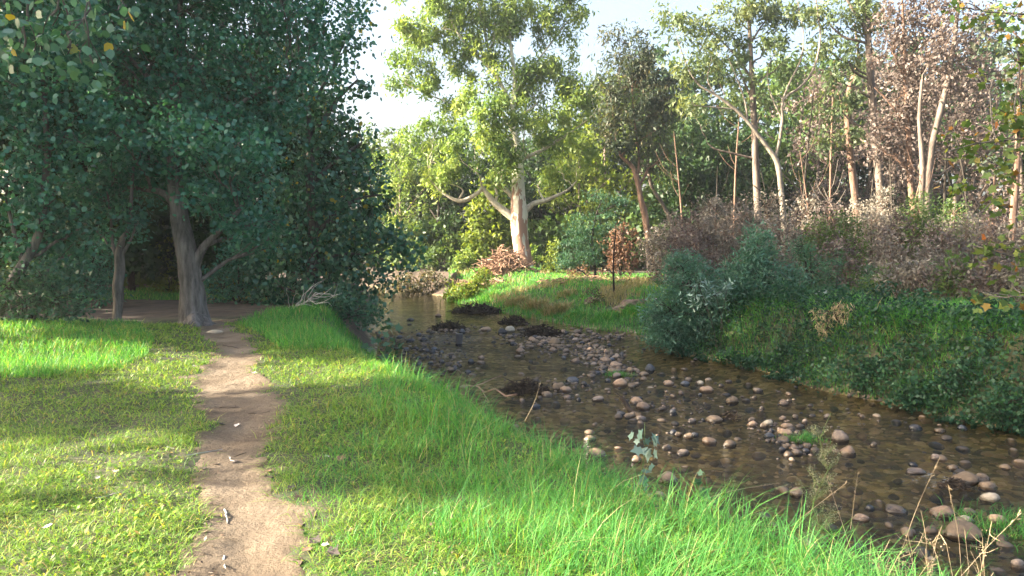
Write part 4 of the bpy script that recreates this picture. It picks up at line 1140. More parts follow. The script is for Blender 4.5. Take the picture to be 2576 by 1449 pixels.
# (px of the foot, distance, proto, scale, where)
wood = [(960, 52, 0, .8, "at the far end of the pool, leftmost"), (1010, 48, 2, .62, "at the far end of the pool, left of the gum"), (1060, 54, 1, .85, "behind the pool scrub"), (1105, 50, 3, .95, "in the dark gap left of the gum"), (1150, 56, 3, 1.0, "deep in the dark gap left of the gum"),
        (1040, 60, 0, .8, "deep behind the pool"), (1290, 58, 3, 1.1, "straight behind the white gum"), (1360, 54, 3, .95, "in shade right of the white gum trunk"), (1410, 60, 3, 1.2, "behind the white gum on its right"), (1460, 50, 4, .95, "sunlit behind the wattle"), (1520, 54, 4, 1.3, "sunlit between the two gums"),
        (1440, 64, 3, 1.2, "deep behind the wattle"), (1590, 60, 3, 1.7, "behind the burnt-footed gum"), (1680, 52, 4, 1.15, "behind the slanting gum"), (1740, 48, 3, 1.15, "left behind the umbrella gum"), (1790, 46, 3, .9, "below the umbrella crown"), (1850, 52, 3, 1.05, "right behind the umbrella gum"),
        (1690, 62, 3, 1.7, "deep behind the slanting gum"), (1930, 58, 3, 1.75, "behind the forked gum"), (2010, 50, 0, 1.1, "right of the forked gum"), (1830, 44, 5, .35, "low, below the dark trees"), (1770, 42, 5, .32, "low, beside the forked gum"), (2050, 46, 5, .95, "between the forked and the reddish gum"),
        (2100, 56, 3, 1.6, "deep left of the tallest gum"), (2180, 48, 5, 1.0, "behind the tallest gum"), (2240, 58, 3, 1.7, "deep right of the tallest gum"), (2300, 44, 5, .95, "behind the scorched gum"), (2380, 54, 3, 1.6, "deep behind the leaning pair"), (2440, 42, 5, .95, "behind the leaning pair"),
        (2500, 50, 3, 1.4, "deep at the right"), (2560, 40, 5, .95, "behind the dark red-brown trunk"), (2640, 46, 0, .9, "beyond the right edge"), (2700, 36, 1, .9, "beyond the right edge, nearer"),
        (1640, 70, 2, 1.1, "far behind the brown-barked gum"), (2150, 66, 2, .95, "far behind the reddish gum"),
        (60, 26, 3, .95, "behind the slanting trunk at the left"), (190, 26, 3, .9, "behind the thin pale trunk"), (330, 25, 3, .9, "deep between the thin and the stout trunk"), (450, 26, 3, .9, "deep behind the stout trunk"), (560, 28, 3, .95, "right behind the stout trunk"), (660, 26, 3, .8, "behind the dead branch"),
        (740, 25, 3, .75, "deep behind the poplar"), (830, 27, 3, .55, "deep right behind the poplar"), (-80, 22, 3, 1.0, "past the left edge"), (250, 23, 3, 1.0, "deep left in the shade"), (110, 22, 3, 1.0, "deepest left in the shade"), (600, 25, 3, .95, "deepest behind the dead branch")]
firsts = set()
for i, (px, Yd, k, sc_, wh) in enumerate(wood):
    x_ = (px - 1288) / FPX * Yd
    loc = (x_, Yd, hz(x_, Yd) - .05)
    lb = "%s %s" % (nat[k], wh)
    if k not in firsts:
        firsts.add(k); o = protos[k]
        o.location = loc; o.scale = (sc_,) * 3; o.rotation_euler = (0, 0, rng.random() * 6.28); o['label'] = lb
    else:
        copy_tree(protos[k], loc, rng.random() * 6.28, sc_ * rng.uniform(.94, 1.06), lb)

g = Geo()
n = 230000
y = rng.uniform(27, 78, n); x = rng.uniform(-1.05, 1.05, n) * y
sd = river_sd(x, y)
kp = (sd > 1.0) & (((x < -.36 * y - 0) & (y > 27) & (y < 34)) | (y > 46)) & (fbm(x, y, .3, 141) > .36)
kp &= ~((x < -5) & (y > 32) & (y < 46) & (rng.random(n) < .3))
x, y = x[kp], y[kp]
P = np.stack([x, y, height(x, y) + rng.random(len(x)) ** .8 * (1.2 + 3.4 * fbm(x, y, .35, 143) + 1.2 * sstep(48, 60, y))], -1)
add_leaves(g, P, .42, .26, .3, 'rhomb', rnd=np.clip(.5 * rng.random(len(P)) + .8 * (fbm(x, y, .5, 145) - .2), 0, 1))
tag(g.build("undergrowth", M['backleaf']), "dense leafy undergrowth filling the woods far behind the trees", "undergrowth", kind='stuff')

# ------------------------------------------------------------------ stones
def rock_mesh(name, seed, mat):
    bm = bmesh.new()
    bmesh.ops.create_icosphere(bm, subdivisions=3, radius=1)
    for v in bm.verts:
        p = v.co.copy()
        n_ = mnoise.noise(p * .9 + Vector((seed * 7.1, 0, 0))) * .28 + mnoise.noise(p * 2.1 + Vector((0, seed * 3.3, 0))) * .09
        v.co = p * (1 + n_)
        if v.co.z < -.5: v.co.z = -.5 + (v.co.z + .5) * .4
    me = bpy.data.meshes.new(name); bm.to_mesh(me); bm.free()
    me.polygons.foreach_set("use_smooth", np.ones(len(me.polygons), bool))
    me.materials.append(mat)
    return me


rc = {'tan': ((.20, .13, .08), (.38, .26, .17)), 'brown': ((.13, .09, .055), (.26, .185, .115)), 'dark': ((.035, .035, .04), (.09, .085, .085)), 'blue': ((.05, .055, .065), (.12, .13, .145)),
      'pink': ((.16, .12, .09), (.29, .22, .165)), 'pale': ((.30, .25, .18), (.46, .40, .30))}
words = {'tan': "sandy tan", 'brown': "reddish brown", 'dark': "dark wet", 'blue': "bluish dark", 'pink': "dusky pink", 'pale': "pale"}
RM = {}
for k, (a, b) in rc.items():
    mt = mat_rock("stone_" + k, a, b)
    RM[k] = [rock_mesh("stone", 3 * len(RM) + q, mt) for q in range(4)]
# (px, py, width_px, height/width, colour, where)
hero = [(1102, 796, 17, .5, 'tan', "alone in the calm pool"), (1032, 806, 18, .45, 'dark', "low in the calm pool"), (1283, 834, 25, .7, 'pale', "at the head of the stone bar"), (1263, 838, 22, .7, 'dark', "beside the pale stone at the head of the bar"), (1221, 831, 28, .4, 'tan', "flat, left of the bar head"),
        (1395, 866, 30, .75, 'brown', "largest of the upper bar"), (1453, 838, 20, .6, 'pink', "near the far bank end of the bar"), (1309, 886, 24, .6, 'tan', "rounded, left flank of the bar"), (1211, 902, 16, .6, 'tan', "in the riffle left of the bar"), (1209, 914, 22, .4, 'brown', "low, just below the riffle"), (1303, 899, 20, .35, 'brown', "flat, below the rounded tan stone"),
        (1527, 888, 18, .6, 'tan', "right end of the upper bar"), (1525, 910, 30, .5, 'tan', "top of the lower bar"), (1548, 922, 36, .45, 'tan', "broad, middle of the lower bar"), (1545, 937, 32, .45, 'brown', "reddest, in the lower bar"), (1553, 948, 26, .5, 'pink', "bottom of the lower bar"), (1561, 970, 38, .6, 'tan', "big, just below the lower bar"), (1592, 974, 22, .6, 'brown', "touching the big tan stone"),
        (1620, 944, 26, .4, 'brown', "left of the standing dark stone"), (1636, 934, 23, 1.05, 'blue', "standing upright in the open water"), (1684, 967, 27, .45, 'tan', "between the bar and the log snag"), (1448, 911, 26, .45, 'tan', "middle of the bar, flat"), (1489, 948, 24, .4, 'brown', "near the left side of the lower bar"), (1440, 960, 34, .4, 'blue', "beside the twig pile"), (1404, 980, 32, .75, 'brown', "right end of the near twig pile"),
        (1424, 984, 29, .55, 'tan', "touching the stones at the twig pile"), (1339, 974, 25, .55, 'pink', "inside the near twig pile"), (1376, 995, 30, .4, 'brown', "in front of the near twig pile"), (1429, 1002, 24, .35, 'tan', "low, before the twig pile stones"), (1350, 1025, 24, .35, 'dark', "half hidden by the bank grass"), (1507, 1007, 32, .35, 'pink', "flat, mid stream"), (1602, 1014, 32, .6, 'tan', "upper of the two beside the branch"),
        (1620, 1028, 37, .55, 'tan', "lower of the two beside the branch"), (1584, 1050, 30, .45, 'brown', "at the foot of the branch"), (1612, 1056, 28, .4, 'pink', "lowest at the foot of the branch"), (1562, 1044, 26, .4, 'dark', "left at the foot of the branch"), (1503, 1147, 50, .4, 'tan', "big, against the near grass"), (1484, 1106, 30, .35, 'brown', "sunken near the grass edge"), (1682, 1212, 54, .55, 'tan', "big, behind the seedling"),
        (1602, 1160, 26, .6, 'brown', "under the seedling's leaves"), (1733, 1101, 27, .5, 'brown', "right end of the row of four"), (1694, 1090, 18, .6, 'dark', "left of the row of four"), (1707, 1096, 18, .6, 'brown', "second of the row of four"), (1748, 1096, 22, .4, 'dark', "behind the row of four"), (1679, 1128, 24, .45, 'brown', "alone below the row"), (1720, 1142, 34, .35, 'pink', "sunken below the row"), (1970, 943, 38, .55, 'tan', "largest under the willow bush"),
        (1973, 1016, 27, .5, 'tan', "alone upstream of the stone island"), (1908, 985, 27, .4, 'pink', "flat, mid channel"), (1844, 1014, 34, .65, 'brown', "pointed, by the snag"), (1779, 985, 36, .5, 'tan', "large of the upper cluster"), (1763, 967, 18, .6, 'pale', "small of the upper cluster"), (1733, 957, 20, .5, 'brown', "back of the upper cluster"), (1725, 968, 22, .5, 'blue', "dark one of the upper cluster"), (1798, 1060, 42, .4, 'brown', "long, below the snag"),
        (1742, 1062, 25, .45, 'pink', "left of the long one below the snag"), (1787, 1115, 37, .5, 'tan', "rounded, by the open gravel"), (1837, 1122, 32, .55, 'brown', "angular, by the open gravel"), (1895, 1071, 27, .5, 'tan', "left outlier of the stone island"), (1892, 1059, 22, .5, 'brown', "small left outlier of the stone island"), (1935, 1070, 29, .55, 'pale', "rear left of the stone island"), (1983, 1077, 32, .5, 'tan', "rear centre of the stone island"),
        (1978, 1095, 38, .55, 'tan', "middle of the stone island"), (1975, 1113, 33, .6, 'brown', "front middle of the stone island"), (1938, 1101, 27, .5, 'blue', "bluish one of the stone island"), (2015, 1076, 27, .4, 'brown', "rear right of the stone island"), (2026, 1064, 14, .9, 'pink', "perched at the back of the stone island"), (1980, 1126, 24, .5, 'brown', "front of the stone island"), (2000, 1130, 26, .5, 'tan', "front right of the stone island"), (1984, 1148, 23, .6, 'brown', "lowest of the stone island"),
        (2006, 1143, 28, .5, 'pink', "front foot of the stone island"), (1968, 1134, 18, .6, 'dark', "front left foot of the stone island"), (2034, 1126, 22, .6, 'brown', "beside the green tuft of the island"), (2028, 1138, 20, .6, 'dark', "below the green tuft of the island"), (2118, 1110, 42, .75, 'pink', "behind the seeding weed"), (2139, 1143, 40, .65, 'tan', "right of the seeding weed"), (2009, 1246, 36, .65, 'brown', "dark, in the near shallows"),
        (2143, 997, 20, .6, 'pink', "at the foot of the right bank"), (2185, 1004, 27, .45, 'pink', "second at the foot of the right bank"), (2308, 1079, 30, .4, 'dark', "in the right channel"), (2367, 1086, 28, .35, 'brown', "sunken in the right channel"), (2424, 1078, 22, .35, 'blue', "far right channel"), (2402, 1181, 28, .5, 'brown', "above the right stone pile"), (2359, 1155, 26, .5, 'pink', "upper left of the right stone pile"),
        (2437, 1216, 62, .5, 'brown', "upper of the right stone pile"), (2477, 1207, 38, .4, 'brown', "back of the right stone pile"), (2491, 1230, 44, .5, 'brown', "middle of the right stone pile"), (2496, 1261, 44, .55, 'pale', "greyish, right stone pile"), (2383, 1298, 62, .45, 'tan', "left of the right stone pile"), (2442, 1294, 32, .5, 'brown', "small, centre of the right stone pile"), (2437, 1314, 34, .5, 'pale', "small greyish, right stone pile"),
        (2518, 1316, 50, .5, 'tan', "right of the right stone pile"), (2437, 1352, 100, .42, 'brown', "largest in the stream, bottom right"), (2566, 1428, 40, .6, 'pink', "cut by the right edge"), (2310, 1190, 50, .22, 'pink', "flat, left of the right stone pile"), (2263, 1288, 54, .2, 'brown', "sunken, near the bottom right"), (2169, 1308, 44, .3, 'tan', "sunken, by the dry stalks"), (2190, 1280, 22, .4, 'dark', "small, by the dry stalks"), (2300, 1170, 20, .3, 'dark', "small, open right water")]
placed = []


def stone(px, py, wpx, hr, c, label, group=None):
    v = at_z(px, py, -1.0)
    w_ = wpx * m_px(v.y) * .5
    o = bpy.data.objects.new("stone", random.choice(RM[c]))
    dep = w_ * random.uniform(.7, .95)
    hh_ = w_ * hr
    o.scale = (w_, dep, hh_ * 1.15 + .02)
    o.rotation_euler = (random.uniform(-.12, .12), random.uniform(-.12, .12), random.uniform(-.5, .5) + random.choice((0, math.pi)))
    o.location = (v.x, v.y + dep * .6, -1.0 + hh_ * .25 - .01)
    col.objects.link(o)
    tag(o, label, "stone", group)
    placed.append((v.x, v.y, w_))


for (px, py, w_, hr, c, wh) in hero:
    stone(px, py, w_, hr, c, "%s stone %s" % (words[c], wh), "stones in the stream")

used_lb = set()
zones = [  # centre line a -> b (px), spread px, count, size px, text
    ((1290, 850), (1540, 895), (26, 14), 62, (9, 22), "cobble packed in the long stone bar below the twig piles"),
    ((1330, 835), (1560, 850), (30, 7), 24, (8, 17), "small cobble at the upper edge of the stone bar"),
    ((1480, 895), (1590, 950), (26, 9), 22, (10, 22), "cobble in the lower end of the long stone bar"),
    ((1000, 860), (1120, 920), (50, 20), 34, (9, 20), "dark stone breaking the riffle left of the black block"),
    ((1100, 832), (1200, 828), (24, 5), 12, (8, 16), "stone under the left twig pile"),
    ((1350, 985), (1470, 970), (40, 14), 10, (8, 18), "small stone around the near twig pile"),
    ((1560, 1000), (1800, 1040), (60, 26), 18, (9, 20), "small scattered stone in mid stream"),
    ((1930, 1075), (2040, 1130), (30, 14), 12, (10, 20), "small cobble of the stone island"),
    ((1850, 1010), (2200, 1090), (90, 24), 10, (10, 20), "small stone scattered in the right channel")]
pal = ['tan', 'brown', 'dark', 'brown', 'pink', 'tan', 'brown', 'blue', 'brown']
for (a, b, sp, n_, sz, text) in zones:
    for q in range(n_):
        for tr_ in range(12):
            t_ = random.random()
            px = a[0] + (b[0] - a[0]) * t_ + random.gauss(0, sp[0]); py = a[1] + (b[1] - a[1]) * t_ + random.gauss(0, sp[1])
            v = at_z(px, py, -1); ww = random.uniform(*sz)
            if river_sd(np.array([v.x]), np.array([v.y]))[0] < -.1 and all(math.hypot(v.x - p[0], (v.y - p[1]) * .6) > (p[2] + ww * m_px(v.y) * .5) * .75 for p in placed): break
        else: continue
        c = random.choice(['dark', 'dark', 'brown', 'blue']) if "dark stone" in text else random.choice(pal)
        hr = random.uniform(.35, .65)
        near = min(hero, key=lambda q_: math.hypot(q_[0] - px, (q_[1] - py) * 2))
        dx, dy = px - near[0], (py - near[1]) * 2
        rel = ("right of" if dx > 0 else "left of") if abs(dx) > abs(dy) else ("in front of" if dy > 0 else "behind")
        adj = "%s %s" % ("large" if ww > 18 else ("small" if ww < 12 else "middling"), "flat" if hr < .45 else ("round" if hr > .56 else "oval"))
        lb = "%s %s cobble %s the %s stone, %s" % (adj, words[c], rel, words[near[4]].split()[0], near[5])
        if lb in used_lb: lb = lb.replace(' cobble ', ' low cobble ' if hr < .5 else ' proud cobble ')
        used_lb.add(lb)
        stone(px, py, ww, hr, c, " ".join(lb.split()[:16]), "loose cobbles in the stream")

# countless small cobbles packed between the bigger ones, half sunk
g = Geo()
im = bmesh.new(); bmesh.ops.create_icosphere(im, subdivisions=2, radius=1)
iv = np.array([tuple(v.co) for v in im.verts]); if_ = np.array([[v.index for v in f.verts] for f in im.faces]); im.free()
CX = []
for (a, b, sp, n_, sz, text) in zones:
    for q in range(n_ * 6):
        t_ = random.random(); px = a[0] + (b[0] - a[0]) * t_ + random.gauss(0, sp[0] * 1.15); py = a[1] + (b[1] - a[1]) * t_ + random.gauss(0, sp[1] * 1.1)
        v = at_z(px, py, -1); CX.append((v.x, v.y, random.uniform(4, 12) * m_px(v.y) * .5, -1.005))
for q in range(1300):                # sunken stones all over the shallows
    y_ = math.exp(random.uniform(math.log(4.3), math.log(24))); x_ = random.uniform(-.5, .9) * y_ + 1
    CX.append((x_, y_, random.uniform(.03, .10), -1.03 - random.random() * .08) if random.random() < .78 else (x_, y_, random.uniform(.03, .08), -1.005))
CX = np.array(CX); kp = river_sd(CX[:, 0], CX[:, 1]) < -.02; CX = CX[kp]
for (x_, y_, r_, z_) in CX:
    q = iv * [1, random.uniform(.65, .95), random.uniform(.45, .75)]
    q = q * (1 + .22 * np.sin(iv[:, [1]] * 2.3 + x_ * 9) * np.cos(iv[:, [0]] * 1.9 + y_ * 7)) * r_
    a = random.uniform(0, 6.3); c_, s_ = math.cos(a), math.sin(a)
    g.add(np.stack([q[:, 0] * c_ - q[:, 1] * s_ + x_, q[:, 0] * s_ + q[:, 1] * c_ + y_, q[:, 2] + z_ + r_ * .1], -1), if_, random.random())
cm = mat_leaf("cobble_mix", [(0, (.025, .025, .025)), (.35, (.07, .055, .042)), (.7, (.13, .095, .065)), (.9, (.20, .145, .10)), (1, (.30, .24, .17))], trans=0, rough=.55)
tag(g.build("small_cobbles", cm, smooth=True), "small cobbles packed into the stone bars and sunk in the shallows", "cobbles", kind='stuff')

# leaf litter and low broadleaf weeds along the path margins
n = 16000; x, y = cands(n, 2.2, 14, k=.7, pad=1)
pd = path_d(x, y); kp = (pd > -1.1) & (rng.random(n) < np.where(pd > .18, .10, .9) * (fbm(x, y, 1.5, 151) > .42)) & (river_sd(x, y) > 1)
x, y = x[kp], y[kp]; g = Geo()
add_leaves(g, np.stack([x, y, height(x, y) + .012], -1), .022, .014, 0, 'rhomb', D=np.stack([rng.normal(size=len(x)), rng.normal(size=len(x)), rng.normal(size=len(x)) * .15], -1), flat=.9)
lt_ = mat_leaf("litter_mix", [(0, (.05, .035, .03)), (.6, (.16, .11, .075)), (.9, (.30, .23, .16)), (1, (.5, .44, .36))], trans=.1)
tag(g.build("leaf_litter", lt_), "fine crumbled leaf litter along the margins of the dirt path", "litter", kind='stuff')
n = 9000; x, y = cands(n, 2.2, 12, k=.85, pad=1)
pd = path_d(x, y); kp = (pd < -.12) & (fbm(x, y, 1.1, 155) > .52) & (river_sd(x, y) > .8)
x, y = x[kp], y[kp]; g = Geo()
k_ = 7; X6 = np.repeat(x, k_); Y6 = np.repeat(y, k_); a = rng.random(len(X6)) * 6.28
add_leaves(g, np.stack([X6, Y6, height(X6, Y6) + .015 + .02 * rng.random(len(X6))], -1), .032, .014, -.15, 'rhomb', D=np.stack([np.cos(a), np.sin(a), .3 + 0 * a], -1) * 2, flat=.85)
tag(g.build("broadleaf_weeds", M['lawn']), "low rosettes of broad-leaved weeds dotted through the trodden grass", "weeds", kind='stuff')

# countless pebbles on the bed
g = Geo()
oc = np.array([(1, 0, 0), (.5, .87, 0), (-.5, .87, 0), (-1, 0, 0), (-.5, -.87, 0), (.5, -.87, 0), (.55, .3, .75), (-.4, .5, .75), (-.1, -.6, .75)])
of = np.array([(0, 1, 6), (1, 2, 7), (2, 3, 7), (3, 4, 8), (4, 5, 8), (5, 0, 6), (6, 7, 8), (1, 7, 6), (3, 8, 7), (5, 6, 8)])
n = 9000
y = np.exp(rng.uniform(math.log(4.2), math.log(28), n)); x = rng.uniform(-.6, .95, n) * y + 1
sd = river_sd(x, y); kp = (sd < .15) & (fbm(x, y, 1.1, 131) > .40)
x, y = x[kp], y[kp]
s_ = (.025 + .055 * rng.random(len(x)) ** 2) * (1 + .03 * y)
th = rng.random(len(x)) * 6.28
V = oc[None] * s_[:, None, None] * np.array([1, .75, .5])
Vx = V[..., 0] * np.cos(th)[:, None] - V[..., 1] * np.sin(th)[:, None]; Vy = V[..., 0] * np.sin(th)[:, None] + V[..., 1] * np.cos(th)[:, None]
V = np.stack([Vx + x[:, None], Vy + y[:, None], V[..., 2] + height(x, y)[:, None] - .005], -1)
F = (np.arange(len(x))[:, None, None] * 9 + of[None]).reshape(-1, 3)
g.add(V.reshape(-1, 3), F, np.repeat(rng.random(len(x)), 9))
pm = mat_leaf("pebbles", [(0, (.06, .055, .05)), (.4, (.20, .145, .09)), (.8, (.34, .25, .17)), (1, (.44, .37, .28))], trans=0, rough=.6)
tag(g.build("pebbles", pm, smooth=True), "small brown and grey pebbles covering the stream bed", "pebbles", kind='stuff')

# ------------------------------------------------------------------ twig piles, logs, stumps
def tangle(name, label, cat, px, py, rx, ry, n_, mat, thick=.012, z=-1.0, long=.5, Y=None):
    v = at_z(px, py, z) if Y is None else at_y(px, py, Y)
    if Y is not None: v.z = hz(v.x, v.y)
    mp_ = m_px(v.y)
    g = Geo()
    for q in range(n_):
        u = rng.random() ** .5; a = rng.random() * 6.28
        cx = v.x + math.cos(a) * u * rx * mp_; cyy = v.y + math.sin(a) * u * rx * mp_ * .7
        hh_ = (1 - u * u) * ry * mp_ * rng.random()
        d = rng.normal(size=3); d[2] *= .45; d /= np.linalg.norm(d)
        ll = long * (.3 + rng.random()) * rx * mp_
        p0 = np.array([cx, cyy, v.z + hh_]) - d * ll * .5; p1 = p0 + d * ll
        p0[2] = max(p0[2], v.z - .03); p1[2] = max(p1[2], v.z - .03)
        tube(g, bez(p0, p1, .15, 5), np.linspace(thick, thick * .5, 5) * (.5 + rng.random()), n=4)
    o = g.build(name, M[mat], origin=(v.x, v.y, v.z))
    return tag(o, label, cat)


tangle("twig_pile", "dark twig heap at the top of the stream, nearest the sunlit bush", "debris", 1200, 786, 62, 26, 260, 'twig', .02)
tangle("twig_pile", "round dark twig heap between the bush and the stone bar", "debris", 1292, 815, 36, 24, 170, 'twig', .02)
tangle("twig_pile", "low dark twig mat at the left of the pool outlet", "debris", 1130, 828, 44, 20, 170, 'twig', .02)
tangle("twig_pile", "matted dark debris mound on the upper stone bar", "debris", 1365, 842, 52, 26, 220, 'twig', .018)
tangle("twig_pile", "nearest dark twig pile, caught on stones by the bank grass", "debris", 1320, 985, 60, 34, 260, 'twig', .011)
tangle("twig_pile", "small snag of black sticks in the right channel", "debris", 1835, 1052, 30, 22, 70, 'twig', .01)
tangle("twig_pile", "dark debris lodged in the right stone pile", "debris", 2400, 1225, 36, 30, 80, 'twig', .009)
tangle("twig_pile", "tiny dark snag under the tall dry grass on the far edge", "debris", 1262, 782, 18, 12, 60, 'twig', .02)
tangle("vine_tangle", "big heap of dry reddish-brown vines and bark at the foot of the white gum", "debris", 1270, 700, 62, 66, 420, 'redtwig', .028, Y=38.5, long=.9)
tangle("bark_litter", "shed bark strips strewn on the slope in front of the white gum", "debris", 1235, 715, 90, 16, 240, 'redtwig', .028, Y=36, long=.5)
tangle("bark_litter", "dark brown litter band along the burnt clearing edge", "debris", 1480, 715, 120, 10, 200, 'redtwig', .02, Y=31.5, long=.3)

# leaning dead branch between the two tan stones
g = Geo(); a = at_z(1562, 1000, -.85); b = at_z(1612, 1050, -1.02)
tube(g, bez(a, b, .06, 7), np.linspace(.03, .05, 7), n=7, rough=.3); tube(g, bez(a + (b - a) * .3, at_z(1545, 985, -.75), .1, 4), [.02, .015, .01, .006], n=5)
tag(g.build("driftwood", M['twig'], origin=tuple(a)), "forked dark branch lying among stones in mid stream", "driftwood")
g = Geo(); a = at_z(1265, 948, -.95); b = at_z(1340, 970, -.92)
tube(g, bez(a, b, .1, 6), np.linspace(.008, .014, 6), n=5)
tag(g.build("stick", M['twig'], origin=tuple(a)), "thin dark stick poking left out of the nearest twig pile", "stick")
g = Geo(); a = at_z(1165, 968, -.8); b = at_z(1300, 992, -.78)
tube(g, bez(a, b, .06, 6), np.linspace(.010, .016, 6), n=5); tube(g, bez(at_z(1190, 972, -.8), at_z(1260, 945, -.7), .1, 4), np.linspace(.01, .005, 4), n=4)
tag(g.build("stick", M['redtwig'], origin=tuple(a)), "pale brown stick on the grass edge before the nearest twig pile", "stick")

# black block standing in the riffle
g = bmesh.new(); bmesh.ops.create_cone(g, cap_ends=True, segments=14, radius1=.5, radius2=.56, depth=1)
bmesh.ops.bevel(g, geom=[e for e in g.edges], offset=.05, segments=2)
for v_ in g.verts:
    v_.co += Vector((mnoise.noise(v_.co * 3), mnoise.noise(v_.co * 3 + Vector((4, 0, 0))), 0)) * .06
me = bpy.data.meshes.new("block"); g.to_mesh(me); g.free(); me.materials.append(RM['dark'][0].materials[0])
v = at_z(1154, 868, -1); o = bpy.data.objects.new("black_block", me); o.location = (v.x, v.y + .1, -.88); o.scale = (.18, .16, .34); o.rotation_euler = (0, .06, .3); col.objects.link(o)
tag(o, "short black upright block standing in the riffle", "log")

# driftwood log on the bare patch of the right bank
v1 = at_y(2040, 770, 16.5); v2 = at_y(2078, 757, 16.9)
zz = hz(v1.x, v1.y) + .10
g = Geo(); P0 = Vector((v1.x, v1.y, zz)); P1 = Vector((v2.x, v2.y, zz + .10))
dv = P1 - P0
for q in range(4):
    off = Vector((0, .02 * q, .028 * (q % 2) + .015 * q)); tube(g, bez(P0 + off, P1 + off * .8, .03, 5), np.linspace(.018, .028, 5), n=6, rough=.3)
tag(g.build("driftwood_log", M['palewood'], origin=tuple(P0)), "bleached split log lying on the bare patch of the right bank", "log")


def stump(px, py, Y, w_, h_, label, mat='burnt', top='palewood'):
    v = at_y(px, py, Y); z = hz(v.x, v.y)
    e = empty("stump", (v.x, v.y, z), label, "stump")
    g = Geo(); r_ = w_ * m_px(Y) * .5; H_ = h_ * m_px(Y)
    zt = max(v.z, z + H_ * .5)
    tube(g, [(v.x, v.y, z - .1), (v.x, v.y, z + .1), (v.x + .02, v.y, zt - .1), (v.x + .02, v.y, zt)], [r_ * 1.3, r_, r_ * .95, r_ * .97], n=12, rough=.25)
    g.build("stump_body", M[mat], e, smooth=True)
    g = Geo(); an = np.arange(12) * math.pi / 6
    g.add(np.stack([v.x + .02 + np.cos(an) * r_ * .9, v.y + np.sin(an) * r_ * .9, np.full(12, zt + .012)], -1), [list(range(12))])
    g.build("cut_face", M[top], e)


stump(1655, 752, 20.5, 22, 40, "short black stump with pale cut top at the left end of the willow bush")
stump(1645, 700, 31, 8, 25, "thin black burnt stump standing in the bright clearing", top='burnt')

# dead bare branch in front of the left bushes
g = Geo(); b0 = at_y(725, 800, 16.2); b0.z = hz(b0.x, b0.y) + .05
main = bez(b0, at_y(800, 740, 16.0), .06, 7); tube(g, main, np.linspace(.022, .012, 7), n=5)
for (sx, ex, ey) in [(.1, 722, 725), (.25, 752, 740), (.3, 765, 715), (.45, 790, 712), (.5, 812, 735), (.6, 815, 705), (.7, 835, 722), (.75, 850, 715), (.85, 842, 745), (.95, 860, 738), (.4, 835, 770), (.2, 800, 775), (.8, 820, 700)]:
    st_ = main[int(sx * 6)]
    tube(g, bez(st_, at_y(ex, ey, 15.9 + random.uniform(-.3, .3)), .16, 6), np.linspace(.012, .004, 6), n=4)
tag(g.build("dead_branch", M['palewood'], origin=tuple(b0)), "bleached leafless branch lying on the grass in front of the dark bushes", "branch")

# ------------------------------------------------------------------ plane tree overhanging from the right
tree("plane_tree", "autumn plane tree reaching in from the right edge with yellowing lobed leaves", "tree",
     [[(11.5, 8.6, hz(11.5, 8.6) - .05, .22), (11.4, 8.7, 1.5, .18), (11.2, 8.8, 3.2, .15), (11.0, 9, 5.2, .1)],
      lp(9, (3200, 330, 22), (2900, 300, 14), (2700, 330, 9), (2560, 350, 6), (2460, 360, 4), (2370, 385, 2)),
      lp(9, (3250, 150, 20), (2900, 60, 12), (2650, 40, 7), (2480, 30, 3)), lp(9, (3250, 600, 16), (2900, 600, 10), (2700, 640, 6), (2560, 650, 4), (2450, 610, 2)),
      lp(8.6, (3000, 640, 10), (2760, 700, 6), (2600, 745, 3), (2480, 735, 2))],
     bl(9, (2400, 390, 40, 22), (2440, 350, 50, 34), (2500, 330, 55, 40), (2560, 300, 60, 50), (2480, 400, 50, 30), (2550, 400, 50, 40), (2380, 330, 22, 14, 0, .8), (2440, 460, 40, 30, 0, .9), (2520, 480, 50, 35), (2560, 240, 60, 50, 0, .9),
        (2500, 200, 40, 30, 0, .7), (2560, 130, 60, 60, 0, .9), (2470, 60, 50, 40, 0, .7), (2550, 40, 60, 50), (2420, 20, 40, 20, 0, .8), (2440, 620, 40, 14, 0, .9), (2500, 640, 45, 26, 0, .9), (2560, 640, 45, 30, 0, 1), (2530, 600, 50, 16, 0, .7),
        (2480, 740, 30, 16, 0, .6), (2550, 700, 40, 36, 0, .9), (2560, 760, 30, 34, 0, .7), (2650, 300, 100, 100), (2680, 500, 100, 90), (2700, 680, 100, 70), (2660, 80, 110, 100)),
     'plane', 'greybark', L=.09, W=.085, cover=1.6, droop=.5, clump=.16, per=9, shape='maple', twigs=.8, flat=.35)

# ------------------------------------------------------------------ small plants in front
def seedling(px_top, py_top, Y, label, mat, n_l, L_, W_, lean=0.0, spread=.1):
    top_ = at_y(px_top, py_top, Y); z = hz(top_.x - lean, Y)
    r_ = empty("seedling", (top_.x - lean, Y, z), label, "plant")
    g = Geo(); ln = bez((top_.x - lean, Y, z - .02), top_, .04, 8); tube(g, ln, np.linspace(.008, .003, 8), n=5); g.build("stem", M['stem'], r_)
    g = Geo()
    t_ = rng.uniform(.35, 1, n_l); ii = (t_ * 7).astype(int)
    P = ln[ii] + rng.normal(size=(n_l, 3)) * [spread * .3, spread * .3, .03]
    add_leaves(g, P, L_, W_, .15, 'maple', rnd=rng.random(n_l))
    g.build("leaves", M[mat], r_)


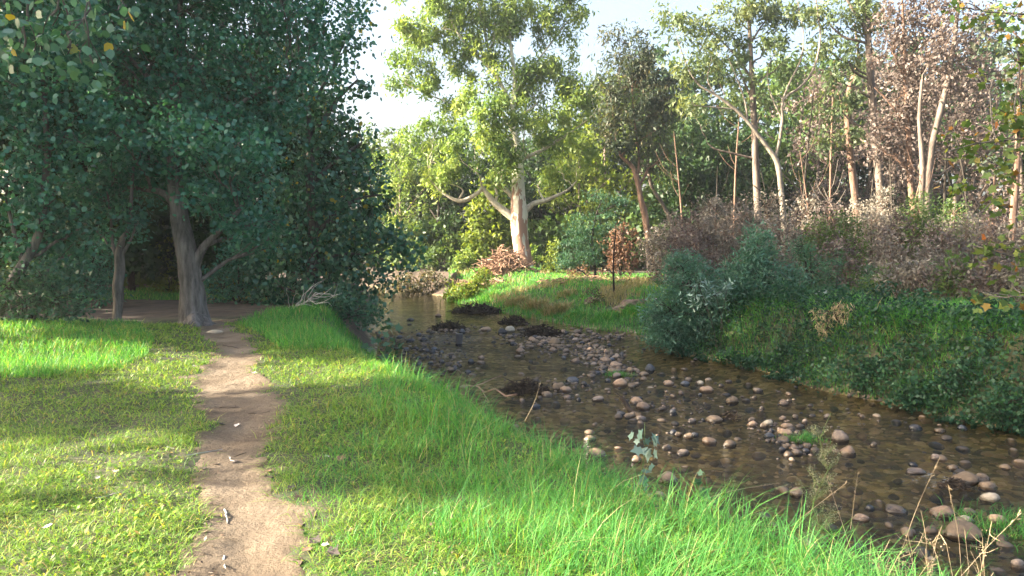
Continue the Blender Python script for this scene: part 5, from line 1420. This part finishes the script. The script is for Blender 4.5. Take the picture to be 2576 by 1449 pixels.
seedling(1622, 1062, 5.6, "poplar seedling with pale blue-green leaves rising from the bank grass", 'silver', 26, .085, .075, spread=.12)
seedling(1772, 1190, 5.2, "small dark-leaved seedling right of the taller poplar seedling", 'leafshade', 12, .08, .08, spread=.1)
seedling(1590, 1210, 5.3, "low dark-leaved seedling at the foot of the taller one", 'leafshade', 10, .07, .07, spread=.12)
seedling(985, 800, 14.2, "sprawling seedling with dark leaves at the water by the left bank", 'leafshade', 34, .15, .13, spread=.3)
seedling(945, 840, 13.2, "dark broad-leaved seedling on the bank above the riffle", 'leafshade', 24, .14, .13, spread=.3)

# tall seeding weed
top_ = at_y(2090, 1040, 4.9); bx, by_ = top_.x - .06, 4.9; z = hz(bx, by_)
r_ = empty("seeding_weed", (bx, by_, z), "tall feathery weed gone to seed at the water's edge", "plant")
g = Geo(); ln = bez((bx, by_, z - .02), top_, .03, 12); tube(g, ln, np.linspace(.008, .002, 12), n=5)
g2 = Geo(); PL = []
for q in range(70):
    t_ = rng.uniform(.25, .98); s0 = ln[int(t_ * 11)]
    a = rng.random() * 6.28; l_ = .17 * (1.15 - t_) + .03
    e_ = s0 + np.array([math.cos(a) * l_, math.sin(a) * l_, l_ * 1.1])
    tube(g, bez(s0, e_, .05, 3), [.0025, .002, .001], n=3, cap=False)
    PL.append(s0 + (e_ - s0) * rng.uniform(.3, 1.05, 34)[:, None] + rng.normal(size=(34, 3)) * .010)
g.build("stem", M['stem'], r_); PL = np.concatenate(PL); add_leaves(g2, PL, .013, .006, 0, rnd=rng.random(len(PL))); g2.build("seed_heads", M['weed'], r_)


def stalk(pts, Y, label, mat='drystem', r0=.0021, head=14):
    """dry grass stalk with a loose seed head"""
    P = [at_y(a, b, Y) for (a, b) in pts]
    g = Geo(); sm = smooth_line([(p.x, p.y, p.z, 0) for p in P], 12); tube(g, sm[:, :3], np.linspace(r0, r0 * .4, len(sm)), n=4)
    T_ = sm[-1, :3] - sm[-3, :3]; T_ /= np.linalg.norm(T_)
    ps = sm[-1, :3] - T_ * rng.uniform(0, .14, head)[:, None] + rng.normal(size=(head, 3)) * .003
    add_leaves(g, ps, .022, .004, 0, D=np.tile(T_, (head, 1)), rnd=rng.random(head))
    tag(g.build("grass_stalk", M[mat], origin=tuple(P[0])), label, "grass stalk", "tall grass stalks in the foreground")


stalk([(2270, 1380), (2310, 1270), (2365, 1150)], 4.2, "tall pinkish grass stalk leaning right, bottom right water")
stalk([(2420, 1460), (2410, 1340), (2385, 1220)], 4.0, "dry stalk bending left before the right stone pile")
stalk([(2400, 1470), (2480, 1380), (2570, 1290)], 3.9, "stalk slanting to the right edge")
stalk([(2020, 1300), (2070, 1260), (2130, 1215)], 4.3, "pale stalk slanting right from the seeding weed's foot")
stalk([(2140, 1380), (2110, 1290), (2080, 1200)], 4.3, "yellow stalk bending left by the seeding weed")
stalk([(2140, 1330), (2150, 1250), (2158, 1190)], 4.4, "straight upright stalk right of the seeding weed")
stalk([(1760, 1260), (1840, 1235), (1960, 1215)], 4.8, "nearly flat pale stalk over the near shallows")
stalk([(1320, 1060), (1345, 1010), (1360, 960)], 8.3, "single seed stalk above the bank grass before the twig pile", r0=.003)
stalk([(1230, 1010), (1195, 960), (1150, 930)], 9.6, "arched brown stalk on the bank edge", r0=.003)

# dry twiggy weed, bottom right
for (px, lab, s_) in [(2300, "bare twiggy dry weed in the bottom right corner, left one", .3), (2400, "bare twiggy dry weed in the bottom right corner, right one", .4), (2240, "small bare twiggy weed left of the pair", .2)]:
    v = at_y(px, 1470, 3.9); z = v.z
    zg = hz(v.x, v.y); g = Geo()
    for q in range(9):
        a = rng.random() * 6.28; l_ = s_ * rng.uniform(.5, 1)
        p0 = np.array([v.x, v.y, zg]); p1 = np.array([v.x + math.cos(a) * l_ * .5, v.y + math.sin(a) * l_ * .3, z + l_ * .75])
        b_ = bez(p0, p1, .05, 6); tube(g, b_, np.linspace(.0024, .001, 6), n=4)
        for w2 in range(4):
            e_ = b_[rng.integers(3, 6)]; tube(g, bez(e_, e_ + rng.normal(size=3) * .05 + [0, 0, .05], .05, 3), [.002, .0015, .001], n=3)
            add_leaves(g, e_ + rng.normal(size=(4, 3)) * .015, .012, .007, 0)
    tag(g.build("dry_weed", M['drystem'], origin=(v.x, v.y, zg)), lab, "weed")

# green tuft on the stone island, weed clumps in the stream
for (px, py, lab) in [(2020, 1108, "green weed tuft growing on the stone island"), (1558, 945, "small weed tuft among the lower bar stones"), (2560, 1330, "grassy tuft in the shallows at the right edge")]:
    v = at_z(px, py, -1); g = Geo()
    nn = 260 if px != 2560 else 900; sp_ = .12 if px != 2560 else .35
    xx = v.x + rng.normal(size=nn) * sp_; yy = v.y + rng.normal(size=nn) * sp_ * .6
    blades(g, xx, yy, .08 + .1 * rng.random(nn), np.full(nn, .007), seg=2, lean=1, z=np.full(nn, -1.0))
    tag(g.build("weed_tuft", M['grass'], origin=(v.x, v.y, -1)), lab, "weed")

# tussocks and low plants on the slope under the white gum
def tussock(px, py, r_, h_, n_, mat, label):
    v = ground_at(px, py); g = Geo(); R_ = r_ * m_px(v.y); H_ = h_ * m_px(v.y)
    a = rng.random(n_) * 6.28; u = rng.random(n_) ** .6 * R_
    xx = v.x + np.cos(a) * u; yy = v.y + np.sin(a) * u * .8
    blades(g, xx, yy, H_ * (.5 + .7 * rng.random(n_)), np.full(n_, .0009 * v.y), seg=3, lean=1.0)
    tag(g.build("grass_tussock", M[mat], origin=tuple(v)), label, "grass tussock", "tussocks on the far bank")


for (px, py, r_, h_, n_, mat, lab) in [(1300, 768, 30, 34, 420, 'drygrass', "straw tussock at the water right of the round sunlit bush"), (1345, 780, 34, 40, 520, 'drygrass', "biggest straw tussock on the gum's slope"), (1400, 790, 36, 40, 520, 'drygrass', "straw tussock low on the slope, mid way to the black sapling"),
                                       (1450, 800, 34, 30, 460, 'grass', "green tussock by the water below the small reddish shrub"), (1520, 805, 34, 30, 460, 'grass', "green tussock by the water below the black sapling"), (1600, 790, 40, 34, 500, 'grass', "green tussock beside the eroded earth"), (1230, 752, 26, 30, 380, 'grass', "bright tussock between the round bush and the bark litter"),
                                       (1420, 745, 30, 22, 300, 'drygrass', "pale tussock up the slope under the columnar bush"), (1540, 745, 26, 16, 240, 'drygrass', "small dry tussock left of the burnt stump")]:
    tussock(px, py, r_, h_, n_, mat, lab)
g = Geo()
for (px, py, w_) in [(1595, 775, .7), (1580, 786, .5), (1500, 760, .5), (1612, 768, .45)]:
    v = ground_at(px, py); q = iv * [w_, w_ * .6, w_ * .55] * (1 + .25 * np.sin(iv[:, [0]] * 5 + px) * np.cos(iv[:, [2]] * 6))
    g.add(q + np.array([v.x, v.y + .25, v.z - .08]), if_, 0)
tag(g.build("bank_earth", mat_plain("bare_earth", (.09, .06, .04), (.24, .17, .12), 6)), kind='structure')

# fallen leaves and twigs on and beside the path
lm_ = [mat_plain("fallen_leaf_brown", (.10, .06, .045), (.24, .15, .10), 30), mat_plain("fallen_leaf_pale", (.45, .38, .33), (.7, .62, .56), 30), mat_plain("fallen_leaf_dark", (.035, .03, .03), (.10, .08, .075), 30), mat_plain("fallen_leaf_yellow", (.45, .33, .08), (.6, .45, .15), 30)]
lmw = ["brown", "pale", "dark", "yellow"]


def dead_leaf_mesh(mat, seed):
    g = Geo(); T = LEAF['maple']; r2 = random.Random(seed)
    cup = r2.uniform(.1, .5)
    V = [(a - .5, b, cup * abs(b) + .25 * (a - .5) ** 2) for a, b in T] + [(.0, 0, 0)]
    F = [(i, (i + 1) % 10, 10) for i in range(10)]
    g.add(V, F); return g.mesh("dead_leaf", mat, (0, 0, 0))


LM = [[dead_leaf_mesh(m_, s * 3 + q) for q in range(2)] for s, m_ in enumerate(lm_)]
lv = [(430, 1134, 1, "left of the path in the bare patch"), (427, 1146, 3, "below the pale one in the bare patch"), (822, 1157, 1, "brightest, right of the path"), (855, 1160, 0, "large, beside the brightest leaf"), (900, 1100, 2, "in the right-hand grass"), (870, 1190, 0, "fallen pair, upper"), (925, 1170, 0, "curled in the long grass edge"), (775, 1215, 0, "on the path's right margin"),
      (800, 1200, 2, "dark patch of the right margin"), (845, 1220, 2, "under the long grass edge"), (810, 1120, 2, "dim, right margin"), (740, 1060, 0, "near the sunny bend"), (760, 1075, 1, "upright, near the sunny bend"), (700, 1040, 0, "at the edge of the sunlit band"), (640, 940, 1, "on the far margin"), (675, 1190, 0, "right edge of the trodden dirt"), (790, 1370, 2, "bottom right litter patch"), (820, 1385, 1, "bottom right litter patch"),
      (840, 1400, 2, "largest of the bottom litter patch"), (770, 1400, 0, "bottom litter patch, left"), (560, 1075, 2, "small, mid path shade"), (545, 1175, 2, "left edge of the dirt"), (510, 1185, 2, "left edge, flat"), (590, 1168, 2, "small, mid path"), (595, 1075, 1, "small pale, mid path shade"), (290, 1195, 1, "in the sunlit lawn"), (245, 1210, 1, "flat in the sunlit lawn"), (190, 1085, 2, "in the shaded lawn"),
      (490, 925, 1, "at the left corner of the sunny bend"), (960, 1160, 0, "half buried in long grass"), (880, 1345, 0, "at the base of the long grass"), (120, 1330, 1, "small, low left lawn"), (340, 1300, 0, "small, mid lawn"), (735, 1235, 2, "on the damp hollow"), (755, 1260, 0, "in the damp hollow")]
for i, (px, py, c, wh) in enumerate(lv):
    v = ground_at(px, py)
    o = bpy.data.objects.new("fallen_leaf", LM[c][i % 2]); s_ = random.uniform(.04, .075) * (1.3 if "larg" in wh else 1)
    o.scale = (s_, s_, s_); o.location = (v.x, v.y, v.z + .012); o.rotation_euler = (random.uniform(-.3, .3), random.uniform(-.3, .3), random.uniform(0, 6.3))
    col.objects.link(o); tag(o, "%s fallen leaf %s" % (lmw[c], wh), "leaf", "fallen leaves around the path")
tw = [(540, 1165, 620, 1150, "dark curved twig, mid path"), (470, 1150, 560, 1140, "pale twig left of the path"), (565, 1290, 572, 1330, "upright broken stick on the near path"), (625, 1045, 680, 1042, "forked twig by the sunny bend"), (540, 1028, 600, 1030, "thin twig across the path"), (430, 905, 500, 915, "curled vine on the left corner of the bend"),
      (575, 1155, 590, 1170, "short pale hooked twig"), (565, 1410, 568, 1449, "short pale stick at the bottom of the path"), (560, 870, 600, 880, "dark twig near the big tree"), (240, 1258, 300, 1250, "dark stick in the near lawn")]
for (a0, b0_, a1, b1, lab) in tw:
    p = ground_at(a0, b0_); q_ = ground_at(a1, b1); p.z += .012; q_.z += .02
    g = Geo(); tube(g, bez(p, q_, .06, 6), np.linspace(.006, .003, 6), n=5)
    tag(g.build("twig", M['palewood'] if "pale" in lab or "stick" in lab else M['twig'], origin=tuple(p)), lab, "twig")
# flat pale stone on the far path
o = bpy.data.objects.new("path_stone", RM['pale'][1]); v = ground_at(660, 838) if False else ground_at(540, 839)
o.scale = (.14, .09, .05); o.location = (v.x, v.y, v.z + .015); col.objects.link(o); tag(o, "flat pale stone embedded in the path by the stout tree", "stone")

# ------------------------------------------------------------------ unseen trees left of the picture, crowns shaped to shade the meadow in bands
def side_tree(label, x, y, H, bs, cover=6.5):
    z = hz(x, y)
    tree("shade_tree", label, "tree", [[(x, y, z, .24), (x + .1, y, H * .35, .18), (x - .1, y + .1, H * .7, .1), (x, y, H * .95, .04)]],
         bs, 'backleaf', 'greybark', L=.30, W=.2, cover=cover, droop=.3, clump=.40, per=9, shape='round', twigs=.03)


side_blobs = [(11.4, 6.9, 1.0, .7), (12.6, 6.7, 1.1, .8), (13.8, 6.8, 1.1, .8), (15.2, 7.3, 1.1, .8), (4.6, 8.6, .8, .7), (3.9, 8.4, .6, .5), (3.8, 9.0, .7, .5), (4.5, 9.6, .9, .6), (3.3, 9.6, .6, .5), (10.9, 7.2, 1, .9), (12.6, 8.0, 1.1, .9), (13.4, 7.0, 1.1, .9), (15, 8.4, 1.1, .9), (15.2, 6.6, 1.1, 1), (5.6, 9.0, 1.1, .8), (9.3, 8.3, 1.0, .8), (10.0, 7.4, .9, .8), (11.3, 6.5, 1.2, .9), (13.2, 6.3, 1.2, .9), (11.6, 8.0, 1.2, .9), (7.8, 9.6, 1.3, .7), (7.1, 4.6, 1.3, 1.0), (6.6, 5.9, 1.1, .9), (5.7, 7.1, 1.0, .8), (5.3, 8.3, .9, .7), (5.1, 9.8, 1.2, .8), (6.6, 9.9, 1.4, .8), (8.6, 10.0, 1.4, .8), (10.6, 9.4, 1.3, .9),
              (10.6, 7.9, 1.3, .9), (12.3, 7.2, 1.3, 1.0), (12.4, 8.8, 1.4, 1.0), (14, 5.6, 1.4, 1.2), (14, 7.6, 1.4, 1.1), (14.4, 3.6, 1.3, 1.2), (14.2, 9.6, 1.4, 1.1)]
for z_ in (11.2, 12.8, 14.4):
    side_blobs += [(y_, z_, 1.5, 1.0) for y_ in np.arange(4.4 + (z_ > 12) * .7, 15, 1.9)]
for z_ in (3.2, 5.2, 7.2, 9.2, 11.2, 13.2, 15):
    side_blobs += [(y_, z_, 1.5, 1.2) for y_ in np.arange(16.3, 25, 2.1)]
owners = [(6.2, "slim tree in the open left of the path, nearest of the row outside the picture", 13), (11.5, "second tree of the row outside the picture, left of the path", 14), (16.8, "third tree of the row outside the picture, left of the path", 15.5), (22.5, "farthest tree of the row outside the picture, left of the path", 15.5)]
for yo, lab, H in owners:
    mine = [b for b in side_blobs if min(owners, key=lambda q: abs(q[0] - b[0]))[0] == yo]
    side_tree(lab, -20, yo, H, [(-20 + random.uniform(-.4, .4), b[0], b[1], 1.3, b[2], b[3]) for b in mine], cover=6)

# ------------------------------------------------------------------ thin haze of the wood, added to lift the shade and the glow at left
hm, nt, N, L = new_mat("shade_lift_haze")
pv = N.new("ShaderNodeVolumePrincipled")
pv.inputs['Color'].default_value = (.88, .95, 1.0, 1)
pv.inputs['Density'].default_value = .0006
pv.inputs['Anisotropy'].default_value = .3
o_ = N.new("ShaderNodeOutputMaterial"); L.new(pv.outputs[0], o_.inputs['Volume'])
hb = bmesh.new(); bmesh.ops.create_cube(hb, size=1); me = bpy.data.meshes.new("haze"); hb.to_mesh(me); hb.free(); me.materials.append(hm)
ho = bpy.data.objects.new("haze", me); ho.scale = (560, 560, 36); ho.location = (0, 0, 14); col.objects.link(ho)
tag(ho, kind='stuff'); ho['label'] = "thin haze between the trees, added to lift the shade"; ho['category'] = "haze"
cy.volume_bounces = 0
